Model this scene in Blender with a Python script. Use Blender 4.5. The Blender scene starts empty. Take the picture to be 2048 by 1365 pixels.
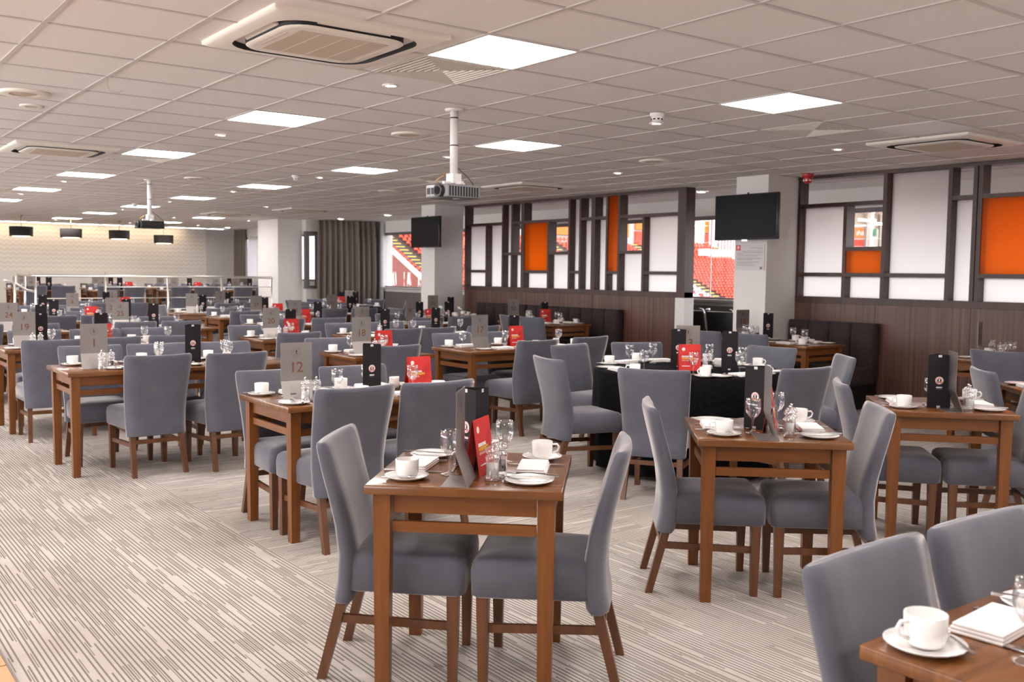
import bpy, bmesh, math, random
from mathutils import Vector, Matrix
random.seed(7)
S = bpy.context.scene
COL = S.collection
PI = math.pi
R = math.radians

# ------------------------------------------------------------------ camera
HC, ZC = 1.48, 2.6705                      # eye height, ceiling height
FPX, YAW, PITCH, ROLL = 1938.96, R(36.982), R(-4.033), R(0.649)
fw = Vector((math.sin(YAW)*math.cos(PITCH), math.cos(YAW)*math.cos(PITCH), math.sin(PITCH)))
r0 = Vector((math.cos(YAW), -math.sin(YAW), 0)); u0 = r0.cross(fw)
rt = r0*math.cos(ROLL) + u0*math.sin(ROLL); up = -r0*math.sin(ROLL) + u0*math.cos(ROLL)
cam = bpy.data.cameras.new('camera'); cam_o = bpy.data.objects.new('camera', cam); COL.objects.link(cam_o)
m = Matrix((rt, up, -fw)).transposed().to_4x4(); m.translation = Vector((0, 0, HC)); cam_o.matrix_world = m
cam.sensor_width = 36; cam.sensor_fit = 'HORIZONTAL'; cam.lens = FPX/2048*36
cam.clip_start = 0.05; cam.clip_end = 400
cam.dof.use_dof = True; cam.dof.focus_distance = 4.6; cam.dof.aperture_fstop = 5.0
S.camera = cam_o
def proj(p):
    d = Vector(p) - Vector((0, 0, HC)); z = d.dot(fw)
    if z < 0.1: return None
    return (1024 + FPX*d.dot(rt)/z, 682.5 - FPX*d.dot(up)/z, z)

# ------------------------------------------------------------------ sky, colour management
W = bpy.data.worlds.new('sky'); S.world = W; W.use_nodes = True
bg = W.node_tree.nodes['Background']; bg.inputs[0].default_value = (1.0, 0.975, 0.972, 1); bg.inputs[1].default_value = 4.4
S.view_settings.view_transform = 'Standard'; S.view_settings.look = 'None'
S.view_settings.gamma = 1.0; S.view_settings.use_curve_mapping = False
S.view_settings.exposure = 0.88
S.cycles.max_bounces = 8; S.cycles.diffuse_bounces = 5; S.cycles.glossy_bounces = 4
S.cycles.transmission_bounces = 6; S.cycles.transparent_max_bounces = 16
S.cycles.caustics_reflective = False; S.cycles.caustics_refractive = False
S.cycles.use_denoising = True
LED, DOWN = 17.0, 34.0                     # emission of the ceiling panels and of the downlights
def portal(name, loc, rot, sx, sy):        # guides sky light through a window opening
    l = bpy.data.lights.new(name, 'AREA'); l.shape = 'RECTANGLE'; l.size = sx; l.size_y = sy
    l.cycles.is_portal = True
    o = bpy.data.objects.new(name, l); COL.objects.link(o); o.location = loc; o.rotation_euler = rot; o['kind'] = 'helper'
    return o
portal('window_portal', (11.75, 8.4, 1.75), (0, R(90), 0), 1.35, 24.6)
portal('side_window_portal', (-4.35, 13.25, 1.6), (0, R(-90), 0), 1.7, 25.6)

# ------------------------------------------------------------------ materials
MAT = {}
def nt(name):
    ma = bpy.data.materials.new(name); ma.use_nodes = True; MAT[name] = ma
    return ma, ma.node_tree, ma.node_tree.nodes['Principled BSDF']
def pm(name, col, rough=0.5, metal=0, coat=0, sheen=0, emit=None, es=0, spec=None, trans=0):
    ma, t, b = nt(name)
    b.inputs['Base Color'].default_value = (*col, 1); b.inputs['Roughness'].default_value = rough
    b.inputs['Metallic'].default_value = metal; b.inputs['Coat Weight'].default_value = coat
    b.inputs['Coat Roughness'].default_value = 0.12
    b.inputs['Sheen Weight'].default_value = sheen; b.inputs['Sheen Roughness'].default_value = 0.35
    b.inputs['Transmission Weight'].default_value = trans
    if spec is not None: b.inputs['Specular IOR Level'].default_value = spec
    if emit: b.inputs['Emission Color'].default_value = (*emit, 1); b.inputs['Emission Strength'].default_value = es
    return ma
def N(t, typ, **kw):
    n = t.nodes.new(typ)
    for k, v in kw.items(): setattr(n, k, v)
    return n
def noise_mix(name, c1, c2, scale, lo=0.35, hi=0.65, detail=3, bump=0, bscale=None, coords='Object', stretch=None, **kw):
    ma = pm(name, c1, **kw); t = ma.node_tree; b = t.nodes['Principled BSDF']
    tc = N(t, 'ShaderNodeTexCoord'); mp = N(t, 'ShaderNodeMapping'); nz = N(t, 'ShaderNodeTexNoise')
    if stretch: mp.inputs['Scale'].default_value = stretch
    nz.inputs['Scale'].default_value = scale; nz.inputs['Detail'].default_value = detail
    t.links.new(tc.outputs[coords], mp.inputs[0]); t.links.new(mp.outputs[0], nz.inputs['Vector'])
    cr = N(t, 'ShaderNodeValToRGB'); cr.color_ramp.elements[0].position = lo; cr.color_ramp.elements[1].position = hi
    cr.color_ramp.elements[0].color = (*c1, 1); cr.color_ramp.elements[1].color = (*c2, 1)
    t.links.new(nz.outputs[0], cr.inputs[0]); t.links.new(cr.outputs[0], b.inputs['Base Color'])
    if bump:
        n2 = N(t, 'ShaderNodeTexNoise'); n2.inputs['Scale'].default_value = bscale or scale*4
        t.links.new(mp.outputs[0], n2.inputs['Vector'])
        bp = N(t, 'ShaderNodeBump'); bp.inputs['Strength'].default_value = bump; bp.inputs['Distance'].default_value = 0.004
        t.links.new(n2.outputs[0], bp.inputs['Height']); t.links.new(bp.outputs[0], b.inputs['Normal'])
    return ma
noise_mix('fabric', (0.104, 0.106, 0.132), (0.124, 0.125, 0.150), 7, bump=0.15, bscale=420, rough=0.95, sheen=0.85, spec=0.2)
MAT['fabric'].node_tree.nodes['Principled BSDF'].inputs['Sheen Tint'].default_value = (0.95, 0.90, 0.88, 1)
noise_mix('wood', (0.205, 0.068, 0.010), (0.140, 0.042, 0.006), 5, stretch=(6, 6, 0.5), detail=5, rough=0.42, coat=0.08)
noise_mix('wood_rail', (0.205, 0.068, 0.010), (0.155, 0.048, 0.007), 5, stretch=(0.8, 0.8, 9), detail=4, rough=0.42, coat=0.08)
noise_mix('wood_top', (0.200, 0.072, 0.015), (0.125, 0.042, 0.008), 4, stretch=(0.7, 9, 1), detail=5, rough=0.25, coat=0.35)
noise_mix('chair_wood', (0.135, 0.050, 0.016), (0.088, 0.031, 0.010), 5, stretch=(6, 6, 0.6), detail=4, rough=0.4, coat=0.15)
noise_mix('walnut', (0.150, 0.072, 0.052), (0.058, 0.025, 0.017), 3.0, stretch=(1, 10, 0.12), detail=6, lo=0.3, hi=0.7, rough=0.42, coords='Generated' if False else 'Object')
noise_mix('walnut_frame', (0.070, 0.031, 0.023), (0.042, 0.018, 0.013), 4, stretch=(3, 3, 0.3), detail=4, rough=0.45)
noise_mix('bench_fabric', (0.040, 0.029, 0.030), (0.062, 0.046, 0.046), 60, bump=0.3, bscale=300, rough=0.95, sheen=0.06, spec=0.1)
noise_mix('tile', (0.80, 0.757, 0.740), (0.76, 0.715, 0.695), 160, detail=2, rough=0.95, spec=0.1, bump=0.12, bscale=260)
pm('grid', (0.60, 0.555, 0.53), rough=0.42, spec=0.35)
pm('void', (0.20, 0.18, 0.17), rough=0.9)
pm('plaster', (0.78, 0.755, 0.74), rough=0.85)
pm('plaster_grey', (0.66, 0.65, 0.65), rough=0.85)
pm('white_plastic', (0.82, 0.77, 0.70), rough=0.38)
pm('cream_grille', (0.56, 0.46, 0.37), rough=0.7)
pm('cream_rib', (0.64, 0.55, 0.46), rough=0.7)
pm('white_metal', (0.86, 0.84, 0.83), rough=0.3)
pm('dark_slot', (0.015, 0.015, 0.017), rough=0.6)
pm('black_plastic', (0.020, 0.019, 0.021), rough=0.3)
pm('screen', (0.008, 0.008, 0.009), rough=0.25, spec=0.06)
pm('projector_shell', (0.30, 0.29, 0.31), rough=0.35)
pm('china', (0.88, 0.86, 0.84), rough=0.14, coat=0.4)
pm('linen', (0.90, 0.87, 0.85), rough=0.9)
pm('steel', (0.74, 0.73, 0.72), rough=0.16, metal=1)
pm('rail_steel', (0.80, 0.77, 0.72), rough=0.32, metal=1)
pm('chrome', (0.85, 0.85, 0.86), rough=0.08, metal=1)
noise_mix('brushed', (0.40, 0.37, 0.355), (0.34, 0.315, 0.30), 30, stretch=(1, 1, 60), detail=3, rough=0.42, metal=1)
pm('etched', (0.12, 0.10, 0.095), rough=0.45, metal=0.6)
pm('cutout', (0.20, 0.085, 0.045), rough=0.35)
pm('black_card', (0.020, 0.017, 0.019), rough=0.7, spec=0.15)
pm('print_white', (0.86, 0.84, 0.83), rough=0.6)
pm('print_red', (0.72, 0.055, 0.045), rough=0.55)
pm('print_pink', (0.85, 0.52, 0.47), rough=0.55)
pm('print_yellow', (0.80, 0.50, 0.05), rough=0.55)
pm('print_grey', (0.20, 0.19, 0.19), rough=0.7)
noise_mix('red_card', (0.62, 0.035, 0.030), (0.30, 0.012, 0.014), 9, lo=0.45, hi=0.78, detail=1, rough=0.5, spec=0.3)
pm('salt', (0.88, 0.86, 0.84), rough=0.9)
pm('pepper', (0.050, 0.034, 0.026), rough=0.9)
noise_mix('black_cloth', (0.004, 0.004, 0.0045), (0.008, 0.0075, 0.008), 40, rough=0.9, spec=0.08, bump=0.1, bscale=300)
noise_mix('curtain', (0.205, 0.170, 0.148), (0.165, 0.137, 0.120), 90, rough=0.95, sheen=0.15)
pm('sheer', (0.80, 0.79, 0.82), rough=0.95)
pm('window_frame', (0.16, 0.145, 0.14), rough=0.45)
pm('sill', (0.45, 0.42, 0.40), rough=0.5)
pm('shade', (0.020, 0.016, 0.015), rough=0.9)
pm('brass', (0.55, 0.38, 0.16), rough=0.3, metal=1)
pm('red_plastic', (0.50, 0.015, 0.02), rough=0.35)
pm('seat_red', (0.70, 0.062, 0.020), rough=0.45)
pm('seat_white', (0.84, 0.83, 0.84), rough=0.42)
pm('concrete', (0.10, 0.075, 0.075), rough=0.9)
pm('concrete_dark', (0.10, 0.09, 0.10), rough=0.9)
pm('step_yellow', (0.80, 0.60, 0.10), rough=0.7)
pm('stand_white', (0.85, 0.84, 0.83), rough=0.6)
pm('stand_orange', (0.85, 0.20, 0.025), rough=0.6)
pm('stand_red', (0.80, 0.055, 0.025), rough=0.6)
pm('stand_brown', (0.22, 0.065, 0.050), rough=0.8)
pm('roof_steel', (0.62, 0.57, 0.52), rough=0.6)
pm('flag_white', (0.85, 0.84, 0.84), rough=0.8)
pm('exit_green', (0.03, 0.22, 0.12), rough=0.6)
pm('black_vinyl', (0.006, 0.006, 0.007), rough=0.4)
pm('lamp_glow', (1, 0.85, 0.65), emit=(1, 0.72, 0.42), es=7.0)
pm('led', (1, 1, 1), emit=(1.0, 0.945, 0.915), es=LED)
pm('downlight_glow', (1, 1, 1), emit=(1.0, 0.86, 0.74), es=DOWN)
pm('outdoor_lamp', (1, 1, 1), emit=(1.0, 0.95, 0.8), es=8)
pm('unlit_panel', (0.84, 0.82, 0.84), rough=0.4)
def translucent(name, col, fac, rough=0.5):
    ma, t, b = nt(name)
    b.inputs['Base Color'].default_value = (*col, 1); b.inputs['Roughness'].default_value = rough
    tr = N(t, 'ShaderNodeBsdfTranslucent'); tr.inputs[0].default_value = (*col, 1)
    mx = N(t, 'ShaderNodeMixShader'); mx.inputs[0].default_value = fac
    t.links.new(b.outputs[0], mx.inputs[1]); t.links.new(tr.outputs[0], mx.inputs[2])
    t.links.new(mx.outputs[0], t.nodes['Material Output'].inputs[0])
translucent('frosted', (0.96, 0.94, 0.94), 0.88, 0.25)
translucent('orange_glass', (1.0, 0.36, 0.04), 0.88, 0.2)
def tinted():
    t = MAT['orange_glass'].node_tree; out = t.nodes['Material Output']; src = out.inputs[0].links[0].from_socket
    tp = N(t, 'ShaderNodeBsdfTransparent'); tp.inputs[0].default_value = (1.0, 0.44, 0.06, 1)
    mx = N(t, 'ShaderNodeMixShader'); mx.inputs[0].default_value = 0.55
    t.links.new(src, mx.inputs[1]); t.links.new(tp.outputs[0], mx.inputs[2]); t.links.new(mx.outputs[0], out.inputs[0])
tinted()
translucent('sheer_cloth', (0.85, 0.85, 0.88), 0.6, 0.9)
def thin_glass(name, tint, gloss, lo, hi):
    ma, t, b = nt(name); t.nodes.remove(b)
    tp = N(t, 'ShaderNodeBsdfTransparent'); tp.inputs[0].default_value = (*tint, 1)
    gl = N(t, 'ShaderNodeBsdfGlossy'); gl.inputs['Roughness'].default_value = gloss; gl.inputs[0].default_value = (1, 1, 1, 1)
    lw = N(t, 'ShaderNodeLayerWeight'); lw.inputs[0].default_value = 0.35
    mr = N(t, 'ShaderNodeMapRange'); mr.inputs[3].default_value = lo; mr.inputs[4].default_value = hi
    mx = N(t, 'ShaderNodeMixShader')
    t.links.new(lw.outputs['Facing'], mr.inputs[0]); t.links.new(mr.outputs[0], mx.inputs[0])
    t.links.new(tp.outputs[0], mx.inputs[1]); t.links.new(gl.outputs[0], mx.inputs[2])
    t.links.new(mx.outputs[0], t.nodes['Material Output'].inputs[0])
thin_glass('glass', (0.97, 0.975, 0.98), 0.03, 0.045, 0.55)
thin_glass('acrylic', (0.95, 0.95, 0.96), 0.06, 0.20, 0.65)
thin_glass('pane_glass', (0.78, 0.785, 0.79), 0.01, 0.02, 0.3)

def math_n(t, op, a, b=None, c=None):
    n = N(t, 'ShaderNodeMath', operation=op)
    for i, v in enumerate((a, b, c)):
        if v is None: continue
        if isinstance(v, (int, float)): n.inputs[i].default_value = v
        else: t.links.new(v, n.inputs[i])
    return n.outputs[0]
def carpet():
    ma, t, b = nt('carpet'); b.inputs['Roughness'].default_value = 0.97; b.inputs['Specular IOR Level'].default_value = 0.1
    tc = N(t, 'ShaderNodeTexCoord'); sp = N(t, 'ShaderNodeSeparateXYZ'); t.links.new(tc.outputs['Object'], sp.inputs[0])
    x, y = sp.outputs[0], sp.outputs[1]
    zone = math_n(t, 'MULTIPLY', math_n(t, 'GREATER_THAN', x, 2.02), math_n(t, 'GREATER_THAN', y, 3.82))  # 1: lines run along x
    inv = math_n(t, 'SUBTRACT', 1.0, zone)
    u = math_n(t, 'ADD', math_n(t, 'MULTIPLY', x, inv), math_n(t, 'MULTIPLY', y, zone))      # across the lines
    v = math_n(t, 'ADD', math_n(t, 'MULTIPLY', y, inv), math_n(t, 'MULTIPLY', x, zone))      # along the lines
    us = math_n(t, 'DIVIDE', u, 0.0195)
    idx = math_n(t, 'FLOOR', us); fr = math_n(t, 'FRACT', us)
    wn = N(t, 'ShaderNodeTexWhiteNoise', noise_dimensions='1D'); t.links.new(idx, wn.inputs['W'])
    dv = math_n(t, 'ADD', math_n(t, 'DIVIDE', v, 0.30), math_n(t, 'MULTIPLY', wn.outputs[0], 37.0))
    cell = math_n(t, 'FLOOR', dv)
    cb = N(t, 'ShaderNodeCombineXYZ'); t.links.new(idx, cb.inputs[0]); t.links.new(cell, cb.inputs[1])
    w2 = N(t, 'ShaderNodeTexWhiteNoise', noise_dimensions='2D'); t.links.new(cb.outputs[0], w2.inputs['Vector'])
    on = math_n(t, 'GREATER_THAN', w2.outputs[0], 0.10)
    line = math_n(t, 'MULTIPLY', math_n(t, 'LESS_THAN', fr, 0.36), on)
    # broken second line between some of the lines
    w3 = N(t, 'ShaderNodeTexWhiteNoise', noise_dimensions='3D'); cb3 = N(t, 'ShaderNodeCombineXYZ')
    t.links.new(idx, cb3.inputs[0]); t.links.new(math_n(t, 'FLOOR', math_n(t, 'DIVIDE', v, 0.16)), cb3.inputs[1]); cb3.inputs[2].default_value = 3.3
    t.links.new(cb3.outputs[0], w3.inputs['Vector'])
    l2 = math_n(t, 'MULTIPLY', math_n(t, 'COMPARE', fr, 0.68, 0.10), math_n(t, 'GREATER_THAN', w3.outputs[0], 0.84))
    mask = math_n(t, 'MAXIMUM', line, l2)
    nz = N(t, 'ShaderNodeTexNoise'); nz.inputs['Scale'].default_value = 240; nz.inputs['Detail'].default_value = 2
    t.links.new(tc.outputs['Object'], nz.inputs['Vector'])
    stain = N(t, 'ShaderNodeTexNoise'); stain.inputs['Scale'].default_value = 1.6; stain.inputs['Detail'].default_value = 4
    t.links.new(tc.outputs['Object'], stain.inputs['Vector'])
    rl = N(t, 'ShaderNodeValToRGB'); e = rl.color_ramp.elements
    e[0].position = 0.30; e[0].color = (0.45, 0.402, 0.358, 1); e[1].position = 0.62; e[1].color = (0.57, 0.527, 0.487, 1)
    t.links.new(stain.outputs[0], rl.inputs[0])
    mx = N(t, 'ShaderNodeMix', data_type='RGBA')
    t.links.new(math_n(t, 'MULTIPLY', mask, 0.86), mx.inputs['Factor']); t.links.new(rl.outputs[0], mx.inputs['A'])
    mx.inputs['B'].default_value = (0.165, 0.138, 0.115, 1)
    m2 = N(t, 'ShaderNodeMix', data_type='RGBA', blend_type='MULTIPLY'); m2.inputs['Factor'].default_value = 0.5
    t.links.new(mx.outputs['Result'], m2.inputs['A'])
    r2 = N(t, 'ShaderNodeValToRGB'); r2.color_ramp.elements[0].color = (0.7, 0.7, 0.7, 1); r2.color_ramp.elements[1].color = (1.2, 1.2, 1.2, 1)
    t.links.new(nz.outputs[0], r2.inputs[0]); t.links.new(r2.outputs[0], m2.inputs['B'])
    t.links.new(m2.outputs['Result'], b.inputs['Base Color'])
    bp = N(t, 'ShaderNodeBump'); bp.inputs['Strength'].default_value = 0.3; bp.inputs['Distance'].default_value = 0.004
    t.links.new(nz.outputs[0], bp.inputs['Height']); t.links.new(bp.outputs[0], b.inputs['Normal'])
carpet()
def wallpaper():
    ma, t, b = nt('wallpaper'); b.inputs['Roughness'].default_value = 0.8
    tc = N(t, 'ShaderNodeTexCoord'); sp = N(t, 'ShaderNodeSeparateXYZ'); t.links.new(tc.outputs['Object'], sp.inputs[0])
    a = math_n(t, 'SINE', math_n(t, 'MULTIPLY', sp.outputs[0], 2*PI/0.30))
    c = math_n(t, 'SINE', math_n(t, 'ADD', math_n(t, 'MULTIPLY', sp.outputs[2], 2*PI/0.115), math_n(t, 'MULTIPLY', math_n(t, 'ABSOLUTE', a), 2.6)))
    r = N(t, 'ShaderNodeValToRGB'); e = r.color_ramp.elements
    e[0].position = 0.60; e[0].color = (0.87, 0.84, 0.81, 1); e[1].position = 0.78; e[1].color = (0.77, 0.725, 0.66, 1)
    t.links.new(math_n(t, 'MULTIPLY_ADD', c, 0.5, 0.5), r.inputs[0]); t.links.new(r.outputs[0], b.inputs['Base Color'])
wallpaper()

# ------------------------------------------------------------------ mesh building
class MB:
    def __init__(s): s.v = []; s.f = []; s.mi = []; s.sm = []
    def add(s, vs, fs, mi=0, sm=False):
        o = len(s.v); s.v += [tuple(p) for p in vs]
        for f in fs: s.f.append([i+o for i in f]); s.mi.append(mi); s.sm.append(sm)
        return s
    def box(s, x0, x1, y0, y1, z0, z1, mi=0):
        return s.add([(x0,y0,z0),(x1,y0,z0),(x1,y1,z0),(x0,y1,z0),(x0,y0,z1),(x1,y0,z1),(x1,y1,z1),(x0,y1,z1)],
                     [(0,3,2,1),(4,5,6,7),(0,1,5,4),(1,2,6,5),(2,3,7,6),(3,0,4,7)], mi)
    def hexa(s, lo, hi, mi=0):      # two quads (4 points each, counter-clockwise seen from above)
        return s.add(list(lo)+list(hi), [(3,2,1,0),(4,5,6,7),(0,1,5,4),(1,2,6,5),(2,3,7,6),(3,0,4,7)], mi)
    def beam(s, a, b, w, h=None, mi=0, w2=None, h2=None):
        a, b = Vector(a), Vector(b); d = (b-a).normalized(); h = h or w; w2 = w2 or w; h2 = h2 or h
        sd = d.cross(Vector((0,0,1))); sd = sd.normalized() if sd.length > 1e-4 else Vector((1,0,0)); u = sd.cross(d)
        def q(c, w, h): return [c-sd*w/2-u*h/2, c+sd*w/2-u*h/2, c+sd*w/2+u*h/2, c-sd*w/2+u*h/2]
        return s.add(q(a,w,h)+q(b,w2,h2), [(0,1,2,3),(7,6,5,4),(4,5,1,0),(5,6,2,1),(6,7,3,2),(7,4,0,3)], mi)
    def rings(s, rs, mi=0, sm=True, cap=(True, True), closed=True):
        n = len(rs[0]); vs = [p for r in rs for p in r]; fs = []
        for i in range(len(rs)-1):
            for j in range(n if closed else n-1):
                k = (j+1) % n; fs.append((i*n+j, i*n+k, (i+1)*n+k, (i+1)*n+j))
        s.add(vs, fs, mi, sm); o = len(s.v)-len(vs)
        if cap[0]: s.f.append([o+j for j in reversed(range(n))]); s.mi.append(mi); s.sm.append(False)
        if cap[1]: s.f.append([o+(len(rs)-1)*n+j for j in range(n)]); s.mi.append(mi); s.sm.append(False)
        return s
    def lathe(s, prof, n=20, c=(0,0,0), mi=0, cap=(False, False), sx=1, sy=1):
        rs = [[(c[0]+r*sx*math.cos(2*PI*j/n), c[1]+r*sy*math.sin(2*PI*j/n), c[2]+z) for j in range(n)] for r, z in prof]
        return s.rings(rs, mi, True, cap)
    def cyl(s, a, b, r, n=12, mi=0, r2=None): return s.tube([a, b], r, n, mi, r2)
    def tube(s, pts, r, n=8, mi=0, r2=None):
        P = [Vector(p) for p in pts]; rs = []; prev = None
        for i, p in enumerate(P):
            d = (P[min(i+1, len(P)-1)] - P[max(i-1, 0)]).normalized()
            if prev is None:
                sd = d.cross(Vector((0,0,1)));  sd = sd.normalized() if sd.length > 1e-3 else Vector((1,0,0))
            else:
                sd = (prev - d*prev.dot(d)).normalized()
            prev = sd; u = d.cross(sd)
            rr = r if r2 is None else r + (r2-r)*i/(len(P)-1)
            rs.append([p + sd*rr*math.cos(2*PI*j/n) + u*rr*math.sin(2*PI*j/n) for j in range(n)])
        return s.rings(rs, mi)
    def disc(s, c, r, nrm='z', n=20, mi=0, r_in=0, th=0.0):
        def P(a, q):
            ca, sa = q*math.cos(a), q*math.sin(a)
            return {'z': (c[0]+ca, c[1]+sa, c[2]), 'y': (c[0]+ca, c[1], c[2]+sa), 'x': (c[0], c[1]+ca, c[2]+sa)}[nrm]
        if r_in <= 0:
            s.add([P(2*PI*j/n, r) for j in range(n)], [list(range(n))], mi)
        else:
            vs = [P(2*PI*j/n, r) for j in range(n)] + [P(2*PI*j/n, r_in) for j in range(n)]
            s.add(vs, [(j, (j+1) % n, n+(j+1) % n, n+j) for j in range(n)], mi)
        return s
    def mesh(s, name, mats):
        me = bpy.data.meshes.new(name); me.from_pydata(s.v, [], s.f)
        for ma in (mats if isinstance(mats, (list, tuple)) else [mats]): me.materials.append(MAT[ma])
        me.polygons.foreach_set('material_index', s.mi); me.polygons.foreach_set('use_smooth', s.sm); me.update()
        return me
    def build(s, name, mats, parent=None):
        return link(name, s.mesh(name, mats), parent)
def link(name, me, parent=None, loc=None, rz=0):
    o = bpy.data.objects.new(name, me); COL.objects.link(o)
    if parent: o.parent = parent
    if loc: o.location = loc
    if rz: o.rotation_euler = (0, 0, rz)
    return o
def tag(o, label=None, cat=None, group=None, kind=None):
    if label: o['label'] = label
    if cat: o['category'] = cat
    if group: o['group'] = group
    if kind: o['kind'] = kind
    return o
def thing(name, label, cat, loc=(0,0,0), rz=0, group=None):
    o = bpy.data.objects.new(name, None); COL.objects.link(o); o.empty_display_size = 0.1
    o.location = loc; o.rotation_euler = (0, 0, rz)
    return tag(o, label, cat, group)
def struct(o): o['kind'] = 'structure'; return o
KIDS = {}
def kids(o):
    if o.name not in KIDS: KIDS[o.name] = list(o.children)
    return KIDS[o.name]
def dup(proto, loc, rz=0, label=None, group=None, first=False, scale=None):
    def cp(o, par):
        c = o.copy(); COL.objects.link(c); c.parent = par
        for k in kids(o): cp(k, c)
        return c
    r = cp(proto, None); r.location = loc; r.rotation_euler = (0, 0, rz)
    if scale: r.scale = scale
    if label: r['label'] = label
    if group: r['group'] = group
    return r
PROTOS = []
def drop(proto):            # a pattern that has been copied everywhere is taken out again
    def rm(o):
        for k in list(o.children): rm(k)
        bpy.data.objects.remove(o)
    rm(proto)
def rbox(x0, x1, y0, y1, z0, z1, r=0.01, seg=2):
    bm = bmesh.new(); bmesh.ops.create_cube(bm, size=1)
    for v in bm.verts: v.co = Vector(((x0+x1)/2+v.co.x*(x1-x0), (y0+y1)/2+v.co.y*(y1-y0), (z0+z1)/2+v.co.z*(z1-z0)))
    bmesh.ops.bevel(bm, geom=bm.edges[:], offset=r, segments=seg, profile=0.5, affect='EDGES')
    me = bpy.data.meshes.new('rounded'); bm.to_mesh(me); bm.free()
    for p in me.polygons: p.use_smooth = True
    return me
def rb(name, dims, mat, parent=None, r=0.01, seg=2):
    me = rbox(*dims, r=r, seg=seg); me.name = name; me.materials.append(MAT[mat]); return link(name, me, parent)
TXT = {}
def text_mesh(s, size, mat, bold=0.0, align='CENTER', ext=0.0006):
    key = (s, size, mat, bold, align)
    if key in TXT: return TXT[key]
    cu = bpy.data.curves.new('lettering', 'FONT'); cu.body = s; cu.size = size; cu.align_x = align; cu.extrude = ext; cu.offset = bold
    cu.resolution_u = 3
    o = bpy.data.objects.new('lettering', cu); COL.objects.link(o)
    dg = bpy.context.evaluated_depsgraph_get(); dg.update()
    me = bpy.data.meshes.new_from_object(o.evaluated_get(dg)); me.name = 'lettering'
    bpy.data.objects.remove(o); me.materials.clear(); me.materials.append(MAT[mat]); TXT[key] = me
    return me

# ------------------------------------------------------------------ the setting: floor, walls, ceiling
YB = 28.62                                  # back wall
struct(MB().add([(-4.2,-4,0),(11.62,-4,0),(11.62,YB,0),(-4.2,YB,0)], [(0,1,2,3)]).build('floor', 'carpet'))
pf = tag(MB().box(-4.2, 11.0, 21.3, YB-0.01, 0.0, 0.22).build('floor_platform', 'carpet'), kind='structure')
wf = struct(thing('floor_wood', None, None, (0,0,0)))
plank_me = MB().box(-0.066, 0.066, -0.78, 0.78, 0, 0.006).mesh('plank', 'wood_top')
pm('light_oak', (0.60, 0.30, 0.13), rough=0.35, coat=0.3)
plank_me.materials[0] = MAT['light_oak']
for i in range(11):
    for j in range(3): link('plank', plank_me, wf, (0.552-0.134*i, 4.7-1.57*j-(i % 3)*0.42, 0.0005))
MB().box(0.62, 0.628, -0.4, 5.5, 0, 0.007).build('edge_strip', 'steel', wf)

# back wall
wb = struct(MB().box(-4.2, 10.12, YB, YB+0.12, 0, ZC).build('wall_back', 'wallpaper'))
for x0, x1 in ((0.0, 2.2), (2.22, 5.30), (5.32, 7.22), (7.24, 9.05)):
    MB().box(x0, x1, YB-0.045, YB-0.002, 0.22, 1.36).build('wainscot_panel', 'plaster', wb)
struct(MB().box(10.12, 11.1, YB, YB+0.12, 0, ZC).build('wall_corner', 'plaster_grey'))
# wall with windows towards the pitch
ww = struct(MB().box(11.6, 11.8, -4.0, 21.2, 0, 1.08).build('wall_window', 'plaster'))
MB().box(11.6, 11.8, -4.0, 21.2, 2.40, ZC).build('lintel_band', 'plaster', ww)
MB().box(11.585, 11.6, -4, 20.6, 0.0, 1.0).build('dark_dado', 'window_frame', ww)
MB().box(11.50, 11.62, -4, 20.6, 1.06, 1.10).build('sill', 'sill', ww)
ys = [-4, -2.0, 0.4, 2.8, 5.2, 7.6, 10.32, 12.8, 15.2, 17.6, 20.55]
for i in range(len(ys)-1):
    w = struct(thing('window_%d' % (i+1), None, None, (11.66, (ys[i]+ys[i+1])/2, 1.10)))
    h = (ys[i+1]-ys[i])/2
    MB().box(-0.03, 0.03, -h, h, 1.24, 1.31).build('window_head', 'window_frame', w)
    MB().box(-0.03, 0.03, -h, h, 0, 0.03).build('window_foot', 'window_frame', w)
    MB().box(-0.008, 0.008, -h-0.006, -h+0.006, 0.03, 1.24).build('glazing_bar', 'white_metal', w)
    MB().box(-0.004, 0.004, -h, h, 0.03, 1.24).build('pane', 'pane_glass', w)
struct(MB().box(11.58, 11.82, 20.55, 21.2, 0, ZC).build('wall_pier', 'plaster'))
# return wall behind the long curtain
wr = struct(MB().box(10.30, 11.6, 21.22, 21.42, 0, ZC).build('wall_return', 'plaster'))
MB().box(9.88, 10.30, 21.22, 21.42, 0, 1.08).build('wall_below', 'plaster', wr)
MB().box(9.88, 10.30, 21.22, 21.42, 2.40, ZC).build('wall_above', 'plaster', wr)
w = struct(thing('window_11', None, None, (10.09, 21.3, 1.08)))
for a, b, c, d in ((-0.21, -0.11, 0, 1.32), (0.07, 0.21, 0, 1.32), (-0.11, 0.07, 1.26, 1.32), (-0.11, 0.07, 0, 0.04)):
    MB().box(a, b, -0.06, 0.04, c, d).build('window_frame', 'window_frame', w)
MB().box(-0.11, 0.07, -0.01, 0.0, 0.04, 1.26).build('pane', 'pane_glass', w)
MB().box(-0.24, 0.30, -0.14, 0.0, -0.03, 0.0).build('sill', 'window_frame', w)
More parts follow.
